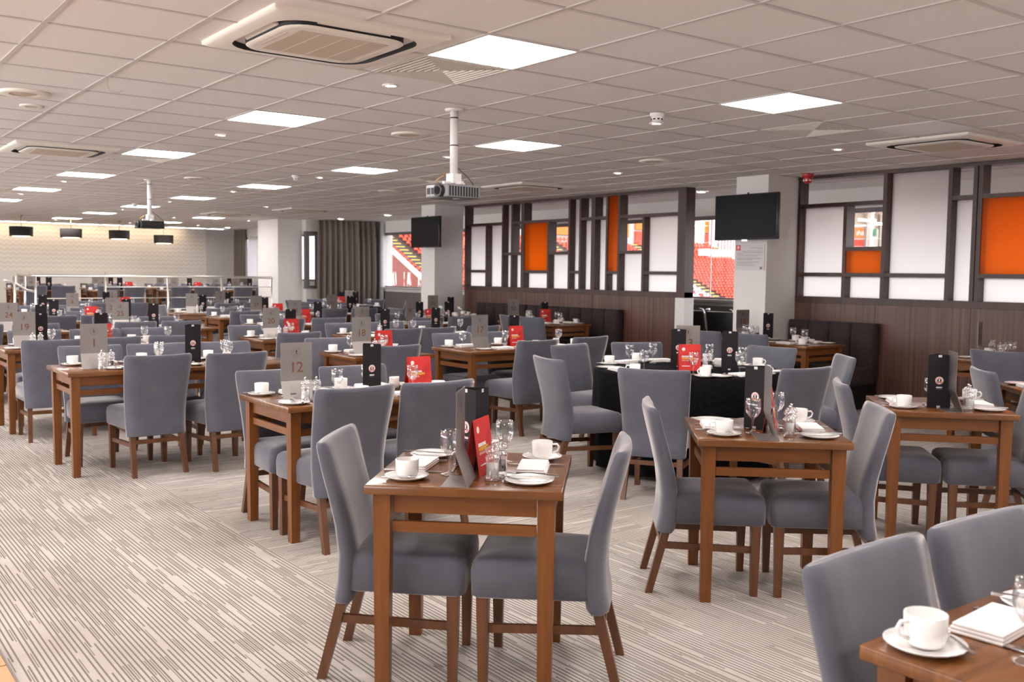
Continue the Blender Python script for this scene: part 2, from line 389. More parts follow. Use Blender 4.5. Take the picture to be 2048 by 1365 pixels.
# far window wall behind the platform
wfar = struct(MB().box(11.0, 11.2, 21.42, YB, 0, 1.20).build('wall_far', 'plaster_grey'))
MB().box(11.0, 11.2, 21.42, YB, 2.42, ZC).build('lintel_band', 'plaster_grey', wfar)
MB().box(11.0, 11.2, 21.42, 22.6, 1.20, 2.42).build('pier', 'plaster_grey', wfar)
MB().box(11.0, 11.2, 28.1, YB, 1.20, 2.42).build('pier', 'plaster_grey', wfar)
w = struct(thing('window_12', None, None, (11.06, 25.35, 1.20)))
for a, b, c, d in ((-2.75, 2.75, 1.17, 1.22), (-2.75, 2.75, 0, 0.05), (-2.75, -2.68, 0, 1.22), (0.86, 0.93, 0, 1.22), (2.68, 2.75, 0, 1.22)):
    MB().box(-0.03, 0.03, a, b, c, d).build('window_frame', 'window_frame', w)
for a, b in ((-2.68, 0.86), (0.93, 2.68)): MB().box(-0.005, 0.005, a, b, 0.05, 1.17).build('pane', 'pane_glass', w)
# walls behind and beside the photographer, with window openings
for nm, ax in (('wall_left', 0), ('wall_front', 1)):
    o = None
    def seg(a, b, z0, z1, first=False):
        global o
        mb = MB().box(-4.4, -4.2, a, b, z0, z1) if ax == 0 else MB().box(a, b, -4.2, -4.0, z0, z1)
        if first: o = struct(mb.build(nm, 'plaster'))
        else: mb.build('wall_piece', 'plaster', o)
    lo, hi, w0, w1 = (-4.2, YB, 0.5, 26.0) if ax == 0 else (-4.2, 11.8, -3.0, 10.0)
    if ax == 1: seg(lo, hi, 0, ZC, True); continue
    seg(lo, hi, 0, 0.75, True); seg(lo, hi, 2.45, ZC); seg(lo, w0, 0.75, 2.45); seg(w1, hi, 0.75, 2.45)
    n = 9
    for k in range(1, n):
        c = w0 + (w1-w0)*k/n; seg(c-0.08, c+0.08, 0.75, 2.45)

# ceiling: slab, grid bars, tiles
GX, GY = 1.6647, 4.627
cl = struct(MB().box(-4.4, 11.8, -4.2, YB+0.12, ZC+0.03, ZC+0.12).build('ceiling', 'void'))
MB().box(10.665, 11.6, -4, YB, ZC-0.001, ZC+0.028).build('ceiling_margin', 'plaster', cl)
b_lo, b_hi, a_lo, a_hi = -9, 15, -14, 40
def gx(b): return GX + 0.6*b
def gy(a): return GY + 0.6*a
for b in range(b_lo, b_hi+1):
    MB().box(gx(b)-0.012, gx(b)+0.012, gy(a_lo), YB, ZC-0.003, ZC+0.012).build('grid_bar', 'grid', cl)
bar = MB().box(gx(b_lo), gx(b_hi), -0.012, 0.012, 0, 0.012).mesh('grid_bar', 'grid')
for a in range(a_lo, a_hi): link('grid_bar', bar, cl, (0, gy(a), ZC-0.002))
PANELS = [(2,-1),(2,4),(2,9),(2,14),(2,19),(2,24),(6,-1),(6,4),(6,9),(6,14),(6,19),(6,24),(6,29),(6,34),(10,29),(10,34)]
PANELS += [(-2, a) for a in (-11, -6, -1, 4, 9, 14, 19, 24)] + [(2, -6), (2, -11), (6, -6), (6, -11), (10, -6), (10, -11)]  # unseen panels outside the view, added for more overhead light
UNLIT = [(9,-1),(9,9),(10,4),(9,14)]
VENTS = [(2,0),(8,0),(2,10),(8,10),(6,26)]
ACS = [(1,0),(1,10),(11,0),(11,10),(11,22),(1,20),(10,26)]
taken = set(PANELS+UNLIT+VENTS)
for b, a in ACS:
    pass
tile_me = MB().box(-0.2862, 0.2862, -0.2862, 0.2862, 0, 0.02).mesh('ceiling_tile', 'tile')
cells = []
for b in range(b_lo, b_hi):
    for a in range(a_lo, a_hi):
        if (b, a) in taken: continue
        x, y = gx(b)+0.3, gy(a)+0.3
        if y > YB-0.3: continue
        p = proj((x, y, ZC))
        vis = p is not None and -90 < p[0] < 2140 and -60 < p[1]
        cells.append((0 if vis else 1, p[2] if p else 99, x, y))
cells.sort()
for k, (v, d, x, y) in enumerate(cells[:300]):
    o = link('ceiling_tile', tile_me, cl, (x, y, ZC + 0.0025 + random.uniform(-0.001, 0.001)))
mb = MB()
for v, d, x, y in cells[300:]: mb.box(x-0.288, x+0.288, y-0.288, y+0.288, ZC+0.0025, ZC+0.0225)
tag(mb.build('ceiling_tiles', 'tile', cl), kind='stuff')

# pillars
for k, (x0, x1, y0, y1) in enumerate(((9.33, 9.90, 7.40, 7.88), (9.26, 9.86, 14.60, 15.05), (9.27, 9.88, 21.42, 22.6))):
    struct(MB().box(x0, x1, y0, y1, 0, ZC).build('pillar', 'plaster'))

# lattice partition
PX0, PX1, PG = 9.90, 10.06, 10.015
T2 = 0.022
part = struct(MB().box(PX0+0.02, PX1-0.02, 9.24, 14.60, 0, 1.16).build('partition', 'walnut_frame'))
part2 = struct(MB().box(PX0+0.02, PX1-0.02, 0.5, 7.41, 0, 1.16).build('partition', 'walnut_frame'))
def stile(P, y, z0=1.2, z1=2.64, t=T2): MB().box(PX0, PX1, y-t, y+t, z0, z1).build('stile', 'walnut_frame', P)
def rail(P, ya, yb, z, t=T2): MB().box(PX0+0.002, PX1-0.002, min(ya,yb), max(ya,yb), z-t, z+t).build('rail', 'walnut_frame', P)
def pane(P, ya, yb, z0, z1, mat='frosted'):
    if mat[0] == 'o': MB().box(PX0+0.012, PX0+0.018, min(ya,yb)+0.004, max(ya,yb)-0.004, z0-0.012, z1-0.01).build('orange_pane', mat, P)
    MB().box(PG, PG+0.008, min(ya,yb)+0.004, max(ya,yb)-0.004, z0-0.012, z1-0.01).build('frosted_pane', 'frosted', P)
O = 'orange_glass'; A, B_, C_, D_, TP = 2.32, 1.80, 1.50, 1.235, 2.645
for P, ya, yb in ((part, 14.60, 9.22), (part2, 7.41, 0.5)):
    MB().box(PX0-0.01, PX1+0.01, yb, ya, 2.635, ZC-0.004).build('head_rail', 'walnut_frame', P)
    MB().box(PX0-0.006, PX1, yb, ya, 1.16, 1.235).build('base_rail', 'walnut_frame', P)
def bay(P, ya, yb, spec):                   # spec from the top: list of (z_low, pane material or None)
    top = TP
    for i, (z, mat) in enumerate(spec):
        if mat: pane(P, ya, yb, z, top, mat)
        if z > D_+0.05: rail(P, ya, yb, z)
        top = z
F = 'frosted'
bay(part, 14.60, 13.45, [(A, None)]); bay(part, 13.45, 13.19, [(B_, F), (D_, F)]); bay(part, 13.19, 12.89, [(A, None), (B_, None), (D_, F)])
def low(P, ya, yb, spec):
    top = A
    for z, mat in spec:
        if mat: pane(P, ya, yb, z, top, mat)
        if z > D_+0.05: rail(P, ya, yb, z)
        top = z
low(part, 14.60, 13.93, [(C_, F), (D_, F)]); low(part, 13.93, 13.45, [(D_, F)])
bay(part, 12.89, 11.69, [(A, None)]); low(part, 12.89, 12.21, [(C_, O), (D_, F)]); low(part, 12.21, 11.69, [(B_, None), (D_, F)])
bay(part, 11.69, 11.43, [(C_, F), (D_, F)]); bay(part, 11.43, 11.13, [(A, None), (D_, F)])
bay(part, 11.13, 10.82, [(A, None), (D_, F)]); bay(part, 10.82, 10.56, [(C_, O), (D_, F)])
bay(part, 10.56, 9.37, [(A, None)]); low(part, 10.56, 10.05, [(B_, None), (D_, F)]); low(part, 10.05, 9.37, [(C_, F), (D_, F)])
for y in (14.58, 13.45, 13.19, 12.91, 12.865, 11.69, 11.43, 11.15, 11.105, 10.82, 10.56): stile(part, y)
for y in (13.93, 12.21, 10.05): stile(part, y, 1.2, A)
MB().box(PX0-0.01, PX1+0.01, 9.22, 9.37, 0, 2.64).build('end_post', 'walnut_frame', part)
bay(part2, 7.41, 6.24, [(A, None)]); low(part2, 7.41, 6.74, [(C_, F), (D_, F)]); low(part2, 6.74, 6.24, [(B_, None), (C_, O), (D_, F)])
bay(part2, 6.24, 5.48, [(C_, F), (D_, F)]); bay(part2, 5.48, 5.19, [(A, None), (D_, F)])
bay(part2, 5.17, 4.20, [(A, None), (C_, O), (D_, F)]); bay(part2, 4.20, 3.4, [(C_, F), (D_, F)]); bay(part2, 3.4, 2.9, [(A, None), (D_, F)])
bay(part2, 2.9, 1.7, [(A, None), (D_, F)]); bay(part2, 1.7, 0.5, [(C_, F), (D_, F)])
for y in (7.39, 6.24, 5.48, 5.21, 5.155, 4.20, 3.4, 2.9, 1.7, 0.52): stile(part2, y)
stile(part2, 6.74, 1.2, A)
for P, ya, yb, w in ((part, 14.60, 9.38, 0.87), (part2, 7.41, 0.5, 1.105)):
    n = int((ya-yb)/w+0.99)
    for k in range(n):
        y1 = ya-k*w; y0 = max(yb, y1-w)
        MB().box(PX0-0.004, PX0+0.018, y0+0.002, y1-0.002, 0.0, 1.158).build('dado_panel', 'walnut', P)
MB().box(PX0-0.012, PX1+0.012, 9.21, 9.385, 0, 1.16).build('post_cladding', 'plaster', part)

# ------------------------------------------------------------------ ceiling fittings
pl_frame = MB().box(-0.297,-0.288,-0.297,0.297,0,0.012).box(0.288,0.297,-0.297,0.297,0,0.012).box(-0.288,0.288,-0.297,-0.288,0,0.012).box(-0.288,0.288,0.288,0.297,0,0.012)
def ceiling_panel(cell, lit, label, group):
    x, y = gx(cell[0])+0.3, gy(cell[1])+0.3
    t = thing('ceiling_light', label, 'ceiling light', (x, y, ZC-0.004), 0, group)
    link('frame', pl_me, t); link('diffuser', dif_on if lit else dif_off, t)
pl_me = pl_frame.mesh('frame', 'white_metal')
dif_on = MB().box(-0.288, 0.288, -0.288, 0.288, 0.003, 0.010).mesh('diffuser', 'led')
dif_off = MB().box(-0.288, 0.288, -0.288, 0.288, 0.003, 0.010).mesh('diffuser', 'unlit_panel')
ORD = ['first', 'second', 'third', 'fourth', 'fifth', 'sixth', 'seventh', 'eighth', 'ninth', 'tenth']
cnt = {}
for c in PANELS:
    k = cnt.get(c[0], 0); cnt[c[0]] = k+1
    row = {-2: 'row beyond the aisle', 2: 'aisle row', 6: 'middle row', 10: 'window row'}[c[0]]
    lab = 'lit square ceiling light panel, %s of the %s counted from front' % (ORD[k], row)
    if c[1] < -1 or c[0] == -2: lab = 'lit square ceiling light panel out of view, %s %s' % (row, ORD[k])
    ceiling_panel(c, True, lab, 'lit ceiling panels')
for c, l in zip(UNLIT, ('above the diners by table fifteen', 'past the projector before the lattice screen', 'before the pillar with the notice', 'before the far television')):
    ceiling_panel(c, False, 'unlit square ceiling light panel %s' % l, 'unlit ceiling panels')

# four-way air conditioning cassettes
def rr(cx, cy, hx, hy, r, z, n=5):
    pts = []
    for k, (sx, sy) in enumerate(((1,1),(-1,1),(-1,-1),(1,-1))):
        for j in range(n+1):
            a = PI/2*k + PI/2*j/n
            pts.append((cx+sx*(hx-r)+r*math.cos(a), cy+sy*(hy-r)+r*math.sin(a), z))
    return pts
def make_ac():
    t = thing('air_conditioner', 'ac', 'air conditioner')
    MB().rings([rr(0,0,.475,.475,.012,0.005), rr(0,0,.475,.475,.012,-0.012), rr(0,0,.455,.455,.02,-0.022), rr(0,0,.392,.392,.17,-0.026)], cap=(False, False)).build('panel', 'white_plastic', t)
    MB().rings([rr(0,0,.392,.392,.17,-0.026), rr(0,0,.390,.390,.16,0.014), rr(0,0,.332,.332,.13,0.014), rr(0,0,.332,.332,.13,-0.028)], cap=(False, False)).build('air_slot', 'dark_slot', t)
    MB().rings([rr(0,0,.332,.332,.13,-0.028), rr(0,0,.322,.322,.12,-0.035), rr(0,0,.30,.30,.10,-0.037)], cap=(False, True)).build('intake_panel', 'white_plastic', t)
    MB().rings([rr(0,0,.245,.245,.006,-0.0365), rr(0,0,.240,.240,.006,-0.0390)], cap=(False, True)).build('grille', 'cream_grille', t)
    for k in range(3): MB().box(-0.13+0.13*k-0.004, -0.13+0.13*k+0.004, -0.24, 0.24, -0.0398, -0.038).build('grille_rib', 'cream_rib', t)
    for k in range(4):
        f = MB().rings([[(-.20,.336,-.008),(.20,.336,-.008),(.17,.358,.002),(-.17,.358,.002)], [(-.20,.336,-.018),(.20,.336,-.018),(.17,.360,-.006),(-.17,.360,-.006)]], sm=False).build('flap', 'white_plastic', t)
        f.rotation_euler = (0, 0, PI/2*k)
    for s in (-1, 1): MB().box(s*0.275-0.004, s*0.275+0.004, -0.16, 0.16, -0.0385, -0.035).build('groove', 'cream_grille', t)
    return t
ac = make_ac()
for (b, a), l in zip(ACS, ('large nearby', 'second along the aisle, partly at the edge of view', 'over the booth by table fifteen', 'over the booth by table twenty-two', 'before the drawn grey curtain', 'small distant, along the aisle', 'small distant, above the platform rail')):
    dup(ac, (gx(b)+0.01, gy(a)+0.03, ZC-0.002), 0, 'cream ceiling air conditioning cassette, %s' % l, 'ceiling air conditioning cassettes')
drop(ac)
# square louvred vents
def make_vent():
    t = thing('ceiling_vent', 'v', 'vent')
    MB().box(-.288,.288,-.288,.288,0.012,0.016).build('backing', 'dark_slot', t)
    for k in range(8):
        h0 = 0.292-0.036*k; h1 = h0-0.020
        def q(h, z): return [(-h,-h,z),(h,-h,z),(h,h,z),(-h,h,z)]
        MB().rings([q(h0, 0.006), q(h0, -0.003), q(h0-0.008, -0.004), q(h0-0.012, 0.008), q(h0-0.009, 0.009)], sm=False, cap=(False, False)).build('louvre', 'white_plastic', t)
    MB().box(-.02,.02,-.02,.02,0.0,0.004).build('centre_plate', 'white_plastic', t)
    return t
vt = make_vent()
for (b, a), l in zip(VENTS, ('beside the big lit panel near the front', 'before the booth by table sixteen', 'beside the third lit panel of the aisle', 'behind the hanging projector', 'small distant, over the platform')):
    dup(vt, (gx(b)+0.3, gy(a)+0.3, ZC-0.001), 0, 'square louvred ceiling air vent %s' % l, 'square ceiling vents')
drop(vt)
# round ceiling speakers / extract grilles
def make_round(r):
    t = thing('ceiling_speaker', 's', 'ceiling speaker')
    MB().lathe([(r, 0.004), (r, -0.008), (r*0.93, -0.014), (r*0.58, -0.010)], 32).build('rim', 'white_plastic', t)
    MB().lathe([(r*0.58, -0.010), (r*0.54, -0.004), (r*0.44, -0.006), (0.001, -0.012)], 28).build('grille', 'cream_grille', t)
    return t
rs = make_round(0.165)
for x, y, l in ((4.41, 7.36, 'beside the front hanging projector'), (1.37, 7.40, 'by the edge of view over the aisle'), (7.38, 7.34, 'over table seventeen near the pillar'), (7.25, 12.7, 'past the hanging projector'), (4.40, 12.75, 'beside the far hanging projector')):
    dup(rs, (x, y, ZC-0.001), 0, 'round cream ceiling speaker %s' % l, 'round ceiling speakers')
dup(rs, (1.52, 7.95, ZC-0.001), 0, 'small round cream ceiling cap next to the speaker over the aisle', 'round ceiling speakers', scale=(0.5, 0.5, 0.6))
drop(rs)
# downlights
def make_down(r):
    t = thing('downlight', 'd', 'downlight')
    MB().lathe([(r, 0.002), (r, -0.004), (r*0.62, -0.005), (r*0.58, 0.002)], 20).build('bezel', 'white_metal', t)
    MB().disc((0, 0, -0.0015), r*0.6, n=16).build('lens', 'downlight_glow', t)
    for o in t.children:
        if o.name.startswith('lens'): o.data.polygons[0].flip()
    return t
dl = make_down(0.055)
DL = [(2,1,'beside the front louvred vent'),(2,6,'behind the second lit panel'),(2,16,'fourth of the aisle row'),(2,21,'fifth of the aisle row'),(2,30,'sixth of the aisle row'),
      (6,1,'beside the white smoke detector'),(6,6,'behind the projector pole'),(6,11,'beside the far smoke detector'),(6,16,'fourth of the middle row'),(6,21,'fifth of the middle row'),(6,26,'sixth of the middle row'),(6,36,'last of the middle row'),
      (10,1,'in front of the red alarm sounder'),(10,6,'over table sixteen'),(10,11,'in front of the far television'),(9,21,'before the far pillar'),(9,30,'before the platform rail'),(9,36,'above the pendant lamps'),(12,30,'by the far pillar'),(12,36,'by the far corner')]
for b, a, l in DL:
    dup(dl, (gx(b)+0.3, gy(a)+0.3, ZC-0.001), 0, 'small round lit downlight %s' % l, 'small downlights')
for x, y, l in ((10.55, 6.55, 'seen through the lattice behind table sixteen'), (10.55, 4.4, 'seen through the lattice behind table fifteen'), (10.35, 18.2, 'before the window by the far television'), (10.35, 20.35, 'at the top of the drawn curtain'), (10.25, 27.2, 'in the far corner over the platform'), (10.6, 9.6, 'beyond the end of the lattice screen')):
    dup(dl, (x, y, ZC-0.004), 0, 'larger round lit downlight %s' % l, 'corridor downlights', scale=(1.9, 1.9, 1))
drop(dl)
# smoke detectors and alarm
def detector(loc, label, body, name='smoke_detector'):
    t = thing(name, label, 'smoke detector' if body == 'white_metal' else 'alarm', loc)
    MB().lathe([(0.052, 0.0), (0.052, -0.022), (0.046, -0.026)], 20, cap=(False, True)).build('base', body, t)
    MB().lathe([(0.040, -0.026), (0.042, -0.045), (0.030, -0.062), (0.001, -0.066)], 20).build('head', body, t)
    for k in range(8):
        o = MB().box(0.036, 0.0425, -0.009, 0.009, -0.050, -0.040).build('slot', 'dark_slot' if body == 'white_metal' else 'print_white', t); o.rotation_euler = (0, 0, PI/4*k+0.3)
detector((5.21, 5.17, ZC-0.003), 'white smoke detector on the ceiling before the second lit panel', 'white_metal')
detector((5.20, 11.45, ZC-0.003), 'white smoke detector on the ceiling past the hanging projector', 'white_metal')
detector((5.20, 18.4, ZC-0.003), 'tiny white smoke detector over the far hanging projector', 'white_metal')
detector((9.60, 7.05, ZC-0.003), 'red alarm sounder on the ceiling beside the white pillar', 'red_plastic', 'alarm_sounder')
bpy.data.objects['alarm_sounder'].scale = (1.25, 1.25, 1.7)
# hanging projectors
def projector(loc, rz, drop_, label, dark):
    t = thing('projector', label, 'projector', loc, rz)
    pole = MB().cyl((0,0,0), (0,0,-drop_), 0.030, 14).build('pole', 'white_metal', t)
    MB().lathe([(0.07, 0.0), (0.07, -0.012), (0.032, -0.016)], 20).build('ceiling_plate', 'white_metal', t)
    for z in (0.06, 0.26, 0.47): MB().lathe([(0.0315, -z), (0.0315, -z-0.008)], 14).build('cable_tie', 'dark_slot', pole)
    MB().box(-0.04, 0.04, -0.04, 0.04, -drop_-0.07, -drop_).box(-0.10, 0.10, -0.012, 0.012, -drop_-0.08, -drop_-0.06).box(-0.012, 0.012, -0.10, 0.10, -drop_-0.08, -drop_-0.06).build('bracket', 'white_metal', t)
    zb = -drop_-0.085
    body = rb('body', (-0.165, 0.155, -0.125, 0.125, zb-0.095, zb), 'black_plastic' if dark else 'projector_shell', t, 0.012)
    MB().box(-0.163, 0.153, -0.123, 0.123, zb-0.098, zb-0.094).build('underside', 'black_plastic', t)
    MB().cyl((-0.165, -0.055, zb-0.050), (-0.200, -0.055, zb-0.050), 0.046, 20).build('lens_barrel', 'black_plastic', t)
    MB().cyl((-0.198, -0.055, zb-0.050), (-0.203, -0.055, zb-0.050), 0.030, 20).build('lens', 'screen', t)
    for k in range(11): MB().box(-0.145+0.026*k, -0.128+0.026*k, -0.1265, -0.124, zb-0.085, zb-0.015).build('air_slot', 'dark_slot', t)
    for k in range(2): MB().box(-0.1675, -0.164, 0.02+0.05*k, 0.055+0.05*k, zb-0.07, zb-0.025).build('air_slot', 'dark_slot', t)
    MB().box(-0.03, 0.03, -0.06, -0.02, zb-0.0995, zb-0.098).build('rating_label', 'print_white', t)
    MB().tube([(0.02, 0.02, -drop_+0.02), (-0.05, 0.06, -drop_-0.01), (-0.11, 0.07, -drop_-0.05), (-0.08, 0.06, zb+0.004)], 0.005, 6).build('cable', 'brass', t)
    MB().tube([(0.03, 0.0, -drop_+0.05), (0.10, -0.04, -drop_-0.02), (0.17, -0.02, zb+0.02), (0.185, 0.0, zb-0.04), (0.165, 0.02, zb-0.03)], 0.003, 6).build('cable', 'black_plastic', t)
projector((3.98, 6.02, ZC), R(6), 0.47, 'grey projector hanging on a white ceiling pole near the front', False)
projector((3.98, 13.4, ZC), R(4), 0.47, 'black projector hanging on a white pole far down the room', True)
# hair-thin thread dangling from the grid
tag(MB().tube([(1.665, 6.43, ZC-0.003), (1.66, 6.42, ZC-0.05), (1.67, 6.40, ZC-0.09), (1.72, 6.40, ZC-0.095), (1.75, 6.40, ZC-0.08)], 0.0007, 5).build('thread', 'print_grey'), 'thin grey thread dangling from the ceiling grid over the aisle', 'thread')
# pendant lamps over the platform
for k, (x, y, zc) in enumerate(((4.44, 24.70, 2.30), (5.68, 25.47, 2.32), (6.87, 25.70, 2.325), (8.18, 26.36, 2.263))):
    t = thing('pendant_lamp', 'black drum pendant lamp, %s from the aisle side before the patterned wall' % ORD[k], 'lamp', (x, y, zc), 0, 'drum pendant lamps')
    MB().lathe([(0.245, -0.11), (0.25, 0.11), (0.247, 0.11), (0.242, -0.11)], 36).build('shade', 'shade', t)
    MB().lathe([(0.001, 0.095), (0.246, 0.095)], 24).build('top_plate', 'shade', t)
    MB().lathe([(0.001, -0.118), (0.15, -0.115), (0.235, -0.10)], 24).build('diffuser', 'lamp_glow', t)
    MB().cyl((0, 0, 0.09), (0, 0, ZC-zc), 0.006, 8).build('cord', 'brass', t)
    MB().lathe([(0.045, ZC-zc), (0.045, ZC-zc-0.02), (0.01, ZC-zc-0.03)], 16).build('ceiling_rose', 'brass', t)
# wall washers along the patterned wall (the warm wash at its top)
for k in range(8):
    l = bpy.data.lights.new('wall_washer', 'AREA'); l.shape = 'RECTANGLE'; l.size = 1.0; l.size_y = 0.06; l.energy = 1.9; l.color = (1.0, 0.74, 0.46)
    o = bpy.data.objects.new('wall_washer', l); COL.objects.link(o); o.location = (1.2+1.1*k, YB-0.28, ZC-0.03); o.rotation_euler = (R(28), 0, 0); o['kind'] = 'helper'

# ------------------------------------------------------------------ wall fittings
def television(loc, label):                  # faces -x
    t = thing('television', label, 'television', loc)
    rb('cabinet', (-0.02, 0.03, -0.465, 0.465, -0.268, 0.268), 'black_plastic', t, 0.008)
    MB().box(-0.0225, -0.0195, -0.452, 0.452, -0.25, 0.255).build('screen', 'screen', t)
    MB().box(-0.024, -0.018, -0.04, 0.04, -0.283, -0.266).build('logo_bar', 'steel', t)
    MB().box(0.03, 0.07, -0.15, 0.15, -0.12, 0.12).box(0.07, 0.245, -0.04, 0.04, -0.04, 0.04).build('wall_bracket', 'black_plastic', t)
    MB().cyl((0.05, 0.02, 0.12), (0.05, 0.02, 0.29), 0.012, 8).build('hook', 'black_plastic', t)
television((9.09, 7.52, 2.165), 'black flat television on the pillar with the notice')
television((9.02, 14.52, 2.17), 'black flat television on the far pillar by table thirty')
# notice on the pillar
t = thing('notice_board', 'pale grey printed notice with red crest on the pillar', 'notice', (9.328, 7.64, 1.695))
MB().box(-0.010, 0.0, -0.218, 0.218, -0.152, 0.152).build('board', 'plaster_grey', t)
MB().box(-0.0112, -0.010, 0.142, 0.210, 0.082, 0.150).build('crest_square', 'print_red', t)
MB().disc((-0.0118, 0.176, 0.122), 0.018, 'x', 20, r_in=0.011).disc((-0.0118, 0.176, 0.122), 0.007, 'x', 12).box(-0.0118, -0.0113, 0.158, 0.194, 0.088, 0.092).build('crest', 'print_white', t)
rows = [(0.112, -0.01, -0.19, 1), (0.100, -0.11, -0.19, 0), (0.076, 0.13, -0.20, 0), (0.064, 0.10, -0.20, 0), (0.052, 0.19, -0.19, 0), (0.040, 0.19, 0.10, 0), (0.028, 0.19, -0.18, 0), (0.016, 0.19, -0.12, 0), (-0.006, 0.19, -0.16, 0), (-0.018, 0.19, -0.19, 1), (-0.030, 0.19, -0.04, 1), (-0.052, 0.19, -0.13, 0), (-0.064, 0.19, -0.15, 0), (-0.076, 0.19, -0.03, 0), (-0.094, 0.19, -0.09, 1)]
for z, ya, yb, bold in rows:
    mb = MB(); y = ya
    while y > yb:
        wl = random.uniform(0.010, 0.026); e = max(yb, y-wl)
        mb.box(-0.0112, -0.010, e, y, z, z+(0.0048 if bold else 0.0036)); y = e-0.005
    mb.build('text_line', 'print_grey', t)
MB().box(-0.0112, -0.010, -0.19, -0.155, -0.14, -0.112).build('stamp', 'print_grey', t)

# curtains
def curtain(name, label, p0, p1, z0, z1, amp, waves, mat, seed):
    rnd = random.Random(seed); p0, p1 = Vector((*p0, 0)), Vector((*p1, 0)); d = p1-p0; L = d.length; d.normalize(); nrm = Vector((d.y, -d.x, 0))
    n = waves*8; ph = [rnd.uniform(0.6, 1.4) for _ in range(waves+1)]
    rs = []
    for z, sp, am in ((z0, 1.0, 1.0), (z0+(z1-z0)*0.5, 1.0, 1.0), (z1-0.14, 0.98, 0.85), (z1-0.09, 0.97, 0.45), (z1-0.0, 0.98, 0.8)):
        row = []
        for i in range(n+1):
            u = i/n; k = min(int(u*waves), waves-1)
            off = math.sin(2*PI*u*waves)*amp*ph[k]*am + 0.3*amp*math.sin(2*PI*u*waves*0.37+seed)
            row.append(p0 + d*(L*(0.5+(u-0.5)*sp)) + nrm*off + Vector((0, 0, z)))
        rs.append(row)
    fr = MB(); back = [[q - nrm*0.006 for q in r] for r in rs]
    fr.rings(rs, cap=(False, False), closed=False); fr.rings([list(reversed(r)) for r in back], cap=(False, False), closed=False)
    return tag(fr.build(name, mat), label, 'curtain')
curtain('curtain', 'long drawn grey-brown curtain beside the narrow window', (10.07, 21.02), (11.50, 20.62), 0.03, ZC-0.01, 0.062, 11, 'curtain', 3)
curtain('curtain', 'gathered grey-brown curtain at the far window corner', (10.93, 28.45), (10.93, 27.6), 0.24, ZC-0.01, 0.05, 6, 'curtain', 5)
curtain('sheer_curtain', 'white sheer curtain in the far window', (10.97, 27.5), (10.97, 25.7), 0.9, 2.45, 0.03, 9, 'sheer_cloth', 8)
curtain('sheer_curtain', 'thin white sheer curtain beside the long drawn curtain', (11.53, 20.62), (11.53, 20.47), 0.05, ZC-0.02, 0.02, 5, 'sheer_cloth', 9)

# railing of the platform
YR = 21.08
t = thing('handrail', 'brushed steel railing along the front of the raised platform', 'railing', (0, YR, 0))
posts = [(4.02, 1.0), (5.34, 1), (6.62, 1), (7.80, 1), (8.96, 1)]
for x, _ in posts: MB().cyl((x, 0, 0.0), (x, 0, 1.305), 0.024, 12).build('post', 'rail_steel', t)
MB().tube([(4.02, 0, 1.315), (8.96, 0, 1.305), (8.99, 0, 1.28)], 0.026, 12).build('top_rail', 'rail_steel', t)
for z in (0.38, 0.62, 0.86, 1.09): MB().cyl((4.02 if z < 1 else 5.34, 0, z), (8.96, 0, z), 0.009, 8).build('wire_rail', 'rail_steel', t)
t = thing('stair_rail', 'brushed steel sloping stair rail at the end of the platform', 'railing', (0, YR, 0))
MB().tube([(4.02, 0, 1.315), (3.98, 0.25, 1.315), (4.10, 2.2, 1.315)], 0.024, 10).build('top_rail', 'rail_steel', t)
MB().cyl((4.05, 1.2, 0.22), (4.05, 1.2, 1.31), 0.022, 10).build('post', 'rail_steel', t)
MB().cyl((3.62, -0.15, 0.0), (3.62, -0.15, 1.30), 0.026, 12).build('post', 'rail_steel', t)
MB().tube([(3.42, -0.3, 1.23), (3.62, -0.15, 1.17), (3.85, -0.05, 1.03), (4.0, 0, 1.0)], 0.022, 10).build('handrail', 'rail_steel', t)

